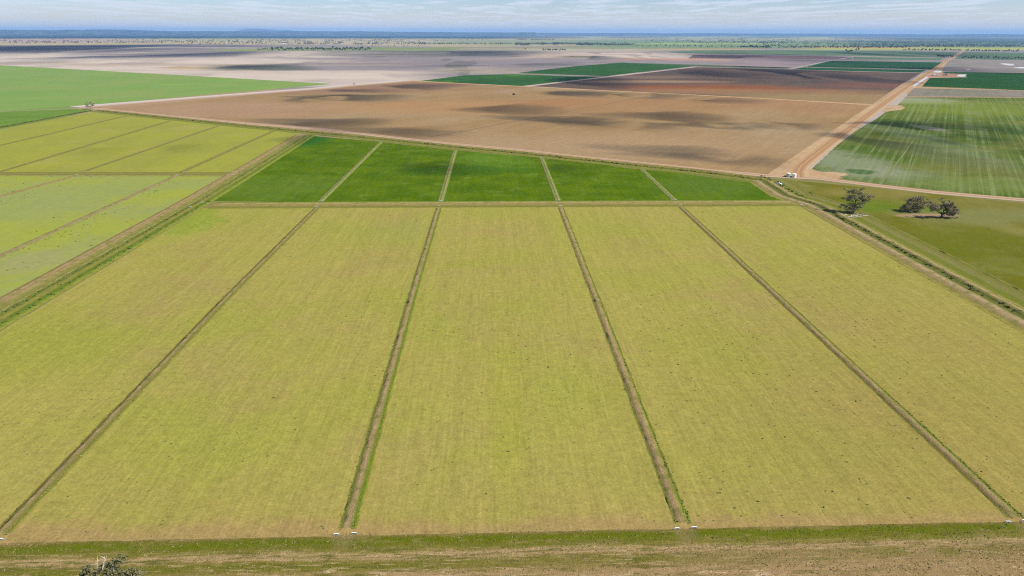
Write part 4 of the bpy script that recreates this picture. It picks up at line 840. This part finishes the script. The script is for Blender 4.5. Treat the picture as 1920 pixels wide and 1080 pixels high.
# ------------------------------------------------------------------ irrigation gates at the ends of the banks
white_p = NT('white_cap', .5, .4).done((.80, .80, .77)); conc = NT('weathered_concrete'); conc_m = conc.done(conc.mix(conc.noise(conc.co(), 3, 4), (.30, .29, .26), (.46, .44, .40))); steel_m = NT('galvanised_steel', .45, .5).done((.22, .24, .25))
root = empty('irrigation_gate', (0, 0, 0))
MB().box(-.66, .66, -.10, .10, .46, .56).build('cap', white_p, root)
mb = MB(); mb.box(-.62, -.48, -.09, .09, 0, .46); mb.box(.48, .62, -.09, .09, 0, .46); mb.box(-.48, .48, .02, .08, .25, .46); mb.box(-.95, -.62, -.06, .08, 0, .5); mb.box(.62, .95, -.06, .08, 0, .5); mb.build('frame', conc_m, root)
mb = MB(); mb.box(-.45, .45, -.05, -.01, .03, .40); mb.box(-.03, .03, -.09, -.055, .03, .455); mb.build('sluice_door', steel_m, root)
gates = [((2, 1013), 'bottom end of the leftmost bank'), ((631, 1004), 'bottom left foot of the second bank'), ((664, 1002), 'bottom right foot of the second bank'), ((1269, 993), 'bottom left foot of the third bank'), ((1301.5, 991), 'bottom right foot of the third bank'),
         ((1890, 980.5), 'bottom left foot of the rightmost bank'), ((1920, 977.5), 'bottom right foot of the rightmost bank'),
         ((594, 390), 'top end of the leftmost yellow bank'), ((823, 388), 'top end of the second yellow bank'), ((1051, 387.5), 'top end of the third yellow bank'), ((1276, 386), 'top end of the rightmost yellow bank'),
         ((603, 379), 'foot of the leftmost green crop bank'), ((827, 378), 'foot of the second green crop bank'), ((1047.5, 377), 'foot of the third green crop bank'), ((1266, 376), 'foot of the rightmost green crop bank'), ((1015, 297), 'upper end of the third green crop bank'),
         ((357, 389.5), 'top left corner of the yellow bays'), ((380, 381), 'lower left corner of the dark green crop'), ((144, 329.5), 'lower side of the left headland at the reddish bank'), ((160, 323.5), 'upper side of the left headland above the reddish bank'),
         ((332, 329.5), 'lower side of the left headland at the grey bank'), ((346, 323), 'upper side of the left headland above the grey bank'), ((427, 329), 'right end of the left headland, lower left'), ((436, 328.5), 'right end of the left headland, lower right'),
         ((437, 323), 'right end of the left headland, upper left'), ((444, 323.5), 'right end of the left headland, upper right'), ((1503, 385.5), 'top right corner of the yellow bays'), ((1512, 384.3), 'head of the overgrown channel by the paddock'),
         ((165, 203.5), 'left of the small bare tree at the far corner'), ((176, 205.5), 'right of the small bare tree at the far corner'), ((149, 206.5), 'ditch left of the small bare tree'), ((165, 208), 'below the small bare tree at the far corner')]
for i, ((a, b), lb) in enumerate(gates):
    x, y = at(a, b); s = .8 if b > 600 else (1.1 if b > 250 else 1.5)
    z = .12 if b > 600 else .25
    o = root if i == 0 else copy_tree(root, (x, y, z), R((i * 37) % 14 - 7))
    o.location = (x, y, z); o.scale = (s, s, s)
    tag(o, 'small white capped irrigation gate, ' + lb, 'water gate', 'irrigation gates at the bank ends')

# ------------------------------------------------------------------ water tanks, pump, car
def tank(px, py, rad, h, body, lid, label):
    x, y = at(px, py); e = empty('water_tank', (x, y, .15))
    prof = [(rad, 0)]
    for k in range(8): prof += [(rad, h * (k + .15) / 8), (rad * .985, h * (k + .5) / 8), (rad, h * (k + .85) / 8)]
    prof += [(rad, h)]
    MB().lathe(prof, 32).build('shell', body, e)
    MB().lathe([(rad * 1.03, h - .06), (rad * 1.03, h + .03), (rad * .6, h + rad * .14), (.01, h + rad * .2)], 32).build('roof', lid, e)
    MB().lathe([(.28, h + rad * .15), (.28, h + rad * .3), (.01, h + rad * .31)], 12, rad * .4, 0).build('hatch', lid, e)
    MB().tube([(rad + .02, -.4, .35), (rad + .55, -.4, .35), (rad + .55, -.4, 0)], [.06] * 3, 8).build('outlet_pipe', steel_m, e)
    tag(e, label, 'water tank', 'water tanks beside the dirt road corner')
tank(1477.6, 332.2, 1.62, 3.1, NT('green_tank', .5, .3).done((.30, .42, .33)), NT('white_roof', .5, .4).done((.72, .74, .66)), 'pale green water tank with white top by the road corner')
tank(1488.8, 333.0, 1.62, 2.9, NT('cream_tank', .5, .3).done((.72, .66, .62)), NT('cream_roof', .5, .4).done((.78, .76, .68)), 'pinkish white water tank right of the green tank')
red_m = NT('rust_red', .5, .3).done((.32, .08, .05)); rub = NT('rubber').done((.02, .02, .02)); glass = NT('dark_glass', .08, .6).done((.02, .025, .03)); whitepaint = NT('white_paint', .3, .5).done((.74, .76, .80)); greyp = NT('grey_trim', .5, .4).done((.12, .12, .13))
def pump(px, py, label, m=red_m):
    x, y = at(px, py); e = empty('pump_unit', (x, y, .15), .2)
    mb = MB(); mb.box(-.9, .9, -.4, .4, .0, .15); mb.box(-.8, .25, -.35, .35, .15, .95); mb.build('engine', m, e)
    MB().lathe([(.32, .15), (.36, .35), (.36, .6), (.2, .75), (.01, .76)], 14, .62, 0).build('volute', steel_m, e)
    MB().tube([(-.5, .1, .95), (-.5, .1, 1.3), (-.3, .1, 1.4)], [.05] * 3, 6).build('exhaust', greyp, e)
    tag(e, label, 'pump')
pump(1483.3, 332.6, 'small reddish pump between the two water tanks'); pump(1472.2, 331.5, 'small reddish pump left of the green water tank')
def car(px, py, rz, label, s=1.0, paint=whitepaint, name='parked_car', cat='car', ute=False):
    x, y = at(px, py); e = empty(name, (x, y, .03), rz); e.scale = (s, s, s)
    # body along x, nose at +x; built from cross sections so the sides curve
    def loft(secs, nm, m, par):
        V = []; n = len(secs[0][1])
        for xx, pr in secs: V += [(xx, yy, zz) for yy, zz in pr]
        F = []
        for i in range(len(secs) - 1):
            for k in range(n): F.append((i * n + k, i * n + (k + 1) % n, (i + 1) * n + (k + 1) % n, (i + 1) * n + k))
        F.append(tuple(reversed(range(n)))); F.append(tuple(range((len(secs) - 1) * n, len(secs) * n)))
        return mesh_obj(nm, V, F, m, par, False)
    def sec(w, z0, z1, b=.12): return [(-w + .05, z0), (-w, z0 + .15), (-w, z1 - b), (-w + b, z1), (w - b, z1), (w, z1 - b), (w, z0 + .15), (w - .05, z0)]
    bedz = .95
    loft([(-2.45, sec(.82, .5, .85)), (-2.35, sec(.92, .38, bedz)), (-1.0, sec(.95, .34, bedz + .03)), (.5, sec(.95, .34, 1.0)), (1.3, sec(.93, .34, 1.0)), (2.15, sec(.88, .36, .88)), (2.4, sec(.74, .45, .74))], 'body', paint, e)
    x_r = -.7 if ute else -2.2
    def csec(w, z1): return [(-w, .95), (-w + .13, z1), (w - .13, z1), (w, .95)]
    loft([(x_r, csec(.84, 1.15)), (x_r + .25, csec(.85, 1.66)), (.1, csec(.86, 1.70)), (.45, csec(.85, 1.62)), (1.05, csec(.82, 1.02))], 'cabin', paint, e)
    mb = MB()
    for sgn in (-1, 1):
        yy = .862 * sgn; y2 = .765 * sgn
        for (a0, a1, b0, b1) in ((x_r + .3, -.25, x_r + .38, -.25), (-.15, .72, -.15, .40)):
            b = len(mb.v); mb.v += [(a0, yy, 1.06), (a1, yy, 1.06), (b1, y2, 1.56), (b0, y2, 1.56)]; mb.f.append((b, b + 1, b + 2, b + 3) if sgn < 0 else (b + 3, b + 2, b + 1, b))
    mb.build('side_window', glass, e)
    mb = MB(); mb.v += [(.50, -.66, 1.61), (1.03, -.74, 1.08), (1.03, .74, 1.08), (.50, .66, 1.61)]; mb.f.append((0, 1, 2, 3)); o = mb.build('windscreen', glass, e)
    mb = MB(); mb.v += [(x_r - .02, -.68, 1.18), (x_r - .02, .68, 1.18), (x_r + .20, .62, 1.60), (x_r + .20, -.62, 1.60)]; mb.f.append((3, 2, 1, 0)); mb.build('rear_window', glass, e)
    if ute: MB().box(-2.25, -.85, -.78, .78, bedz + .02, bedz + .06).build('tray', greyp, e)
    for xx in (-1.5, 1.5):
        for sgn in (-1, 1):
            w = MB(); n = 18
            for k in range(n):
                t = 2 * pi * k / n
                for yy in (0, .24): w.v.append((.37 * cos(t), yy * sgn, .37 * sin(t)))
            for k in range(n): a = 2 * k; b = 2 * ((k + 1) % n); w.f.append((a, b, b + 1, a + 1))
            w.f.append(tuple(2 * k + 1 for k in range(n))); w.f.append(tuple(2 * k for k in reversed(range(n))))
            wo = w.build('wheel', rub, e); wo.location = (xx, .74 * sgn, .37)
            r_ = MB(); [r_.v.append((.2 * cos(2 * pi * k / 12), .245 * sgn, .2 * sin(2 * pi * k / 12))) for k in range(12)]; r_.f.append(tuple(range(12))); r_.build('rim', steel_m, wo)
    for sgn in (-1, 1): MB().box(2.26, 2.36, .5 * sgn - .16, .5 * sgn + .16, .62, .74).build('headlight', white_p, e)
    tag(e, label, cat); return e
x0, y0 = at(1460, 344)
car(1460.8, 345.6, R(-55), 'white utility vehicle parked on the grass near the water tanks', .9, ute=True)
car(1751, 141.8, R(10), 'whitish truck in the far pink yard, left of two', 2.6, name='parked_truck', cat='truck', ute=True)
car(1758, 141.9, R(5), 'whitish truck in the far pink yard, right of two', 2.2, name='parked_truck', cat='truck', ute=True)
dark_p = NT('dark_paint', .4, .4).done((.03, .04, .035))
car(1773, 141.4, R(5), 'dark farm vehicle standing in the far pink yard', 2.6, dark_p, 'parked_vehicle', 'farm vehicle', ute=True)
car(664, 158.4, R(20), 'small dark vehicle on the pale ground above the whitish road', 1.2, dark_p)
# tractor working in the brown field
x, y = at(963, 178); e = empty('tractor', (x, y, .06), R(-12)); e.scale = (1.3, 1.3, 1.3)
gp_ = NT('green_paint', .4, .4).done((.03, .09, .03))
mb = MB(); mb.box(-.6, 2.4, -.45, .45, .7, 1.45); mb.box(1.2, 2.45, -.38, .38, 1.45, 1.62); mb.build('body', gp_, e)
MB().prism([(-1.0, 1.45), (.55, 1.45), (.4, 2.55), (-.85, 2.55)], -.7, .7).build('cab', glass, e); MB().box(-1.0, .55, -.78, .78, 2.56, 2.68).build('cab_roof', gp_, e)
def wheel(r, w_, xx, yy):
    mb = MB(); n = 20; s = 1 if yy > 0 else -1
    for k in range(n):
        t = 2 * pi * k / n
        for q in (0, w_): mb.v.append((r * cos(t), q * s, r * sin(t)))
    for k in range(n): a = 2 * k; b = 2 * ((k + 1) % n); mb.f.append((a, b, b + 1, a + 1))
    mb.f.append(tuple(2 * k + 1 for k in range(n))); mb.f.append(tuple(2 * k for k in reversed(range(n)))); o = mb.build('wheel', rub, e); o.location = (xx, yy, r)
for s in (-1, 1): wheel(.95, .5, -.7, .55 * s); wheel(.6, .35, 1.9, .5 * s)
mb = MB(); mb.box(-5.2, -4.9, -5, 5, .5, .65); mb.box(-3.6, -3.4, -5, 5, .5, .65); mb.box(-4.95, -1.2, -.08, .08, .52, .62)
for k in range(11):
    for q in (-5.05, -3.5): mb.box(q - .06, q + .06, -4.8 + k * .96, -4.7 + k * .96, 0, .5)
mb.build('cultivator', NT('yellow_steel').done((.55, .40, .12)), e)
tag(e, 'tractor pulling a wide cultivator in the middle of the brown field', 'tractor')
# sheds
def shed(px, py, L, Wd, hgt, rz, label, roofc=(.75, .76, .78)):
    x, y = at(px, py); e = empty('farm_shed', (x, y, 0), rz)
    MB().box(-L / 2, L / 2, -Wd / 2, Wd / 2, 0, hgt).build('wall', NT('shed_wall').done((.5, .48, .44)), e)
    a = hgt * .35
    MB().prism([(-Wd / 2 - .5, hgt + .02), (Wd / 2 + .5, hgt + .02), (Wd / 2 + .5, hgt + .12), (0, hgt + a), (-Wd / 2 - .5, hgt + .12)], -L / 2 - .4, L / 2 + .4).build('roof', NT('shed_roof', .4, .4).done(roofc), e).rotation_euler = (0, 0, pi / 2)
    for q in (-L / 4, L / 4): MB().box(q - 2, q + 2, -Wd / 2 - .06, -Wd / 2 - .01, .05, hgt * .75).build('door', greyp, e)
    tag(e, label, 'shed')
shed(1774.5, 107.6, 26, 12, 6, R(8), 'white roofed shed among the dark homestead trees beside the far road')
shed(532.5, 83.8, 34, 16, 8, R(5), 'little white roofed shed beyond the long loose grove')

# ------------------------------------------------------------------ clouds overhead (their shade falls on the land) 
def vol_mat(name, colr, dens, aniso=0.0):
    m = bpy.data.materials.new(name); m.use_nodes = True; t = m.node_tree; t.nodes.clear()
    o = t.nodes.new('ShaderNodeOutputMaterial'); v = t.nodes.new('ShaderNodeVolumePrincipled')
    v.inputs['Color'].default_value = (*colr, 1); v.inputs['Density'].default_value = dens; v.inputs['Anisotropy'].default_value = aniso
    t.links.new(v.outputs[0], o.inputs['Volume']); return m
CD = 0.012
def clouds():
    spec = [(690, 184, 90, 5, 1.1), (590, 187, 50, 3.5, .6), (815, 162, 70, 4.5, .8), (690, 171, 80, 3, .5), (655, 233, 75, 7, 1.2), (790, 250, 75, 7, 1.1), (1110, 228, 75, 8, 1.3), (1215, 236, 75, 7, 1.3), (1310, 219, 60, 8, 1.3), (1405, 237, 70, 5, .9),
            (1325, 285, 62, 7, 1.1), (1415, 300, 70, 9, 1.2), (990, 207, 80, 7, .9), (1120, 176, 90, 4, .8), (1240, 180, 80, 4, .7), (1370, 189, 80, 3.2, .6),
            (1500, 141, 260, 10, 1.2), (1320, 138, 120, 7, .9), (1130, 153, 90, 7, .9), (1800, 244, 190, 15, .9), (1700, 262, 110, 16, .7), (1900, 268, 90, 14, .7), (1495, 236, 80, 6, 1.0), (1650, 150, 80, 8, .7),
            (345, 279, 60, 8, .14), (200, 282, 60, 5, .10), (860, 317, 120, 9, .4), (1090, 317, 60, 7, .25), (590, 262, 60, 8, .35),
            (110, 91, 330, 6.5, 1.7), (330, 101, 170, 6, 1.3), (420, 89, 120, 5, 1.2), (480, 125, 80, 4, .7), (900, 100, 160, 6, .8), (900, 118, 240, 7, .45), (1120, 107.5, 60, 3, .8), (1450, 106, 180, 6, .9), (1650, 121, 160, 9, .8), (1880, 105, 120, 9, .7), (1850, 150, 140, 12, .45), (1000, 131, 120, 5, .5), (1700, 101, 180, 4, .6)]
    V = []; F = []; Hc = 950.0; rs_ = np.random.RandomState(9); nu, nv = 30, 16
    for (px, py, rx, ry, tau) in spec:
        X, Y = at(px, py); Rx = at(px + rx, py)[0] - X; Ry = abs(at(px, py - ry)[1] - at(px, py + ry)[1]) / 2 * 1.75
        T = .78 * tau / CD * SUND[2]                          # vertical thickness that gives this much shade
        cx, cy = X + SUND[0] / SUND[2] * Hc, Y + SUND[1] / SUND[2] * Hc; b = len(V); sd = rs_.rand() * 100
        m_ = 150.0 if Rx > 250 else 90.0
        nu, nv = (84, 22)
        rr_, pp_ = np.meshgrid(np.linspace(0, 1.25, nv + 1), np.arange(nu) * 2 * pi / nu, indexing='ij')
        lx, ly = rr_ * np.cos(pp_), rr_ * np.sin(pp_)
        n_ = fbm(lx * 2.1 + sd, ly * 1.5 + sd, 5); n2_ = fbm(lx * 0.9 + sd + 50, ly * 0.9 + sd, 3)
        th = T * 1.9 * np.clip(1.15 - (rr_ * 1.0) ** 1.6 + (n_ - .5) * 1.9 + (n2_ - .5) * 1.4, 0, 1.5) * np.clip((1.25 - rr_) / .95, 0, 1) ** 1.2
        sk = (fbm(lx * 1.3 + sd + 9, ly * 1.3 + 4, 3) - .5) * .5
        gx, gy = cx + (lx + sk) * Rx, cy + (ly + sk) * Ry
        top = Hc + th + .5; bot = Hc - .12 * th
        n0 = (nv + 1) * nu
        V += np.stack([gx, gy, top], -1).reshape(-1, 3).tolist() + np.stack([gx, gy, bot], -1).reshape(-1, 3).tolist()
        for i in range(nv):
            for j in range(nu):
                j2 = (j + 1) % nu; q = (b + i * nu + j, b + (i + 1) * nu + j, b + (i + 1) * nu + j2, b + i * nu + j2)
                F.append(q); F.append(tuple(n0 + k for k in reversed(q)))
        for j in range(nu):
            j2 = (j + 1) % nu; a0 = b + nv * nu
            F.append((a0 + j, n0 + a0 + j, n0 + a0 + j2, a0 + j2))
    o = mesh_obj('clouds', V, F, vol_mat('cloud_vapour', (.96, .97, 1.0), CD), smooth=True)
    tag(o, 'small fair weather clouds high over the farm', None, None, 'stuff')
clouds()
# dust behind the tractor
def puff(px, py, rx, rz, dens, label):
    X, Y = at(px, py); V = []; F = []
    for i in range(13):
        th_ = pi * i / 12
        for j in range(20):
            ph = 2 * pi * j / 20; k = .75 + .5 * float(fbm(cos(ph) * 2 + 5, sin(ph) * 2 + th_, 3)); V.append((X + sin(th_) * cos(ph) * rx * k, Y + sin(th_) * sin(ph) * rx * .35 * k, .2 + rz * (1 + cos(th_))))
    for i in range(12):
        for j in range(20): F.append((i * 20 + j, (i + 1) * 20 + j, (i + 1) * 20 + (j + 1) % 20, i * 20 + (j + 1) % 20))
    tag(mesh_obj('dust', V, F, vol_mat('dust', (.85, .72, .58), dens)), label, None, None, 'stuff')
puff(947, 176.5, 34, 5, .006, 'thin dust trailing behind the tractor')

# ------------------------------------------------------------------ haze
m = vol_mat('haze', (.34, .60, .98), 3.5e-5, 0.0)
Sx = 64000.0; o = MB().box(-Sx, Sx, -Sx, Sx, -3.0, 350.0).build('haze', m)
tag(o, 'blue haze over the plain', None, None, 'stuff')
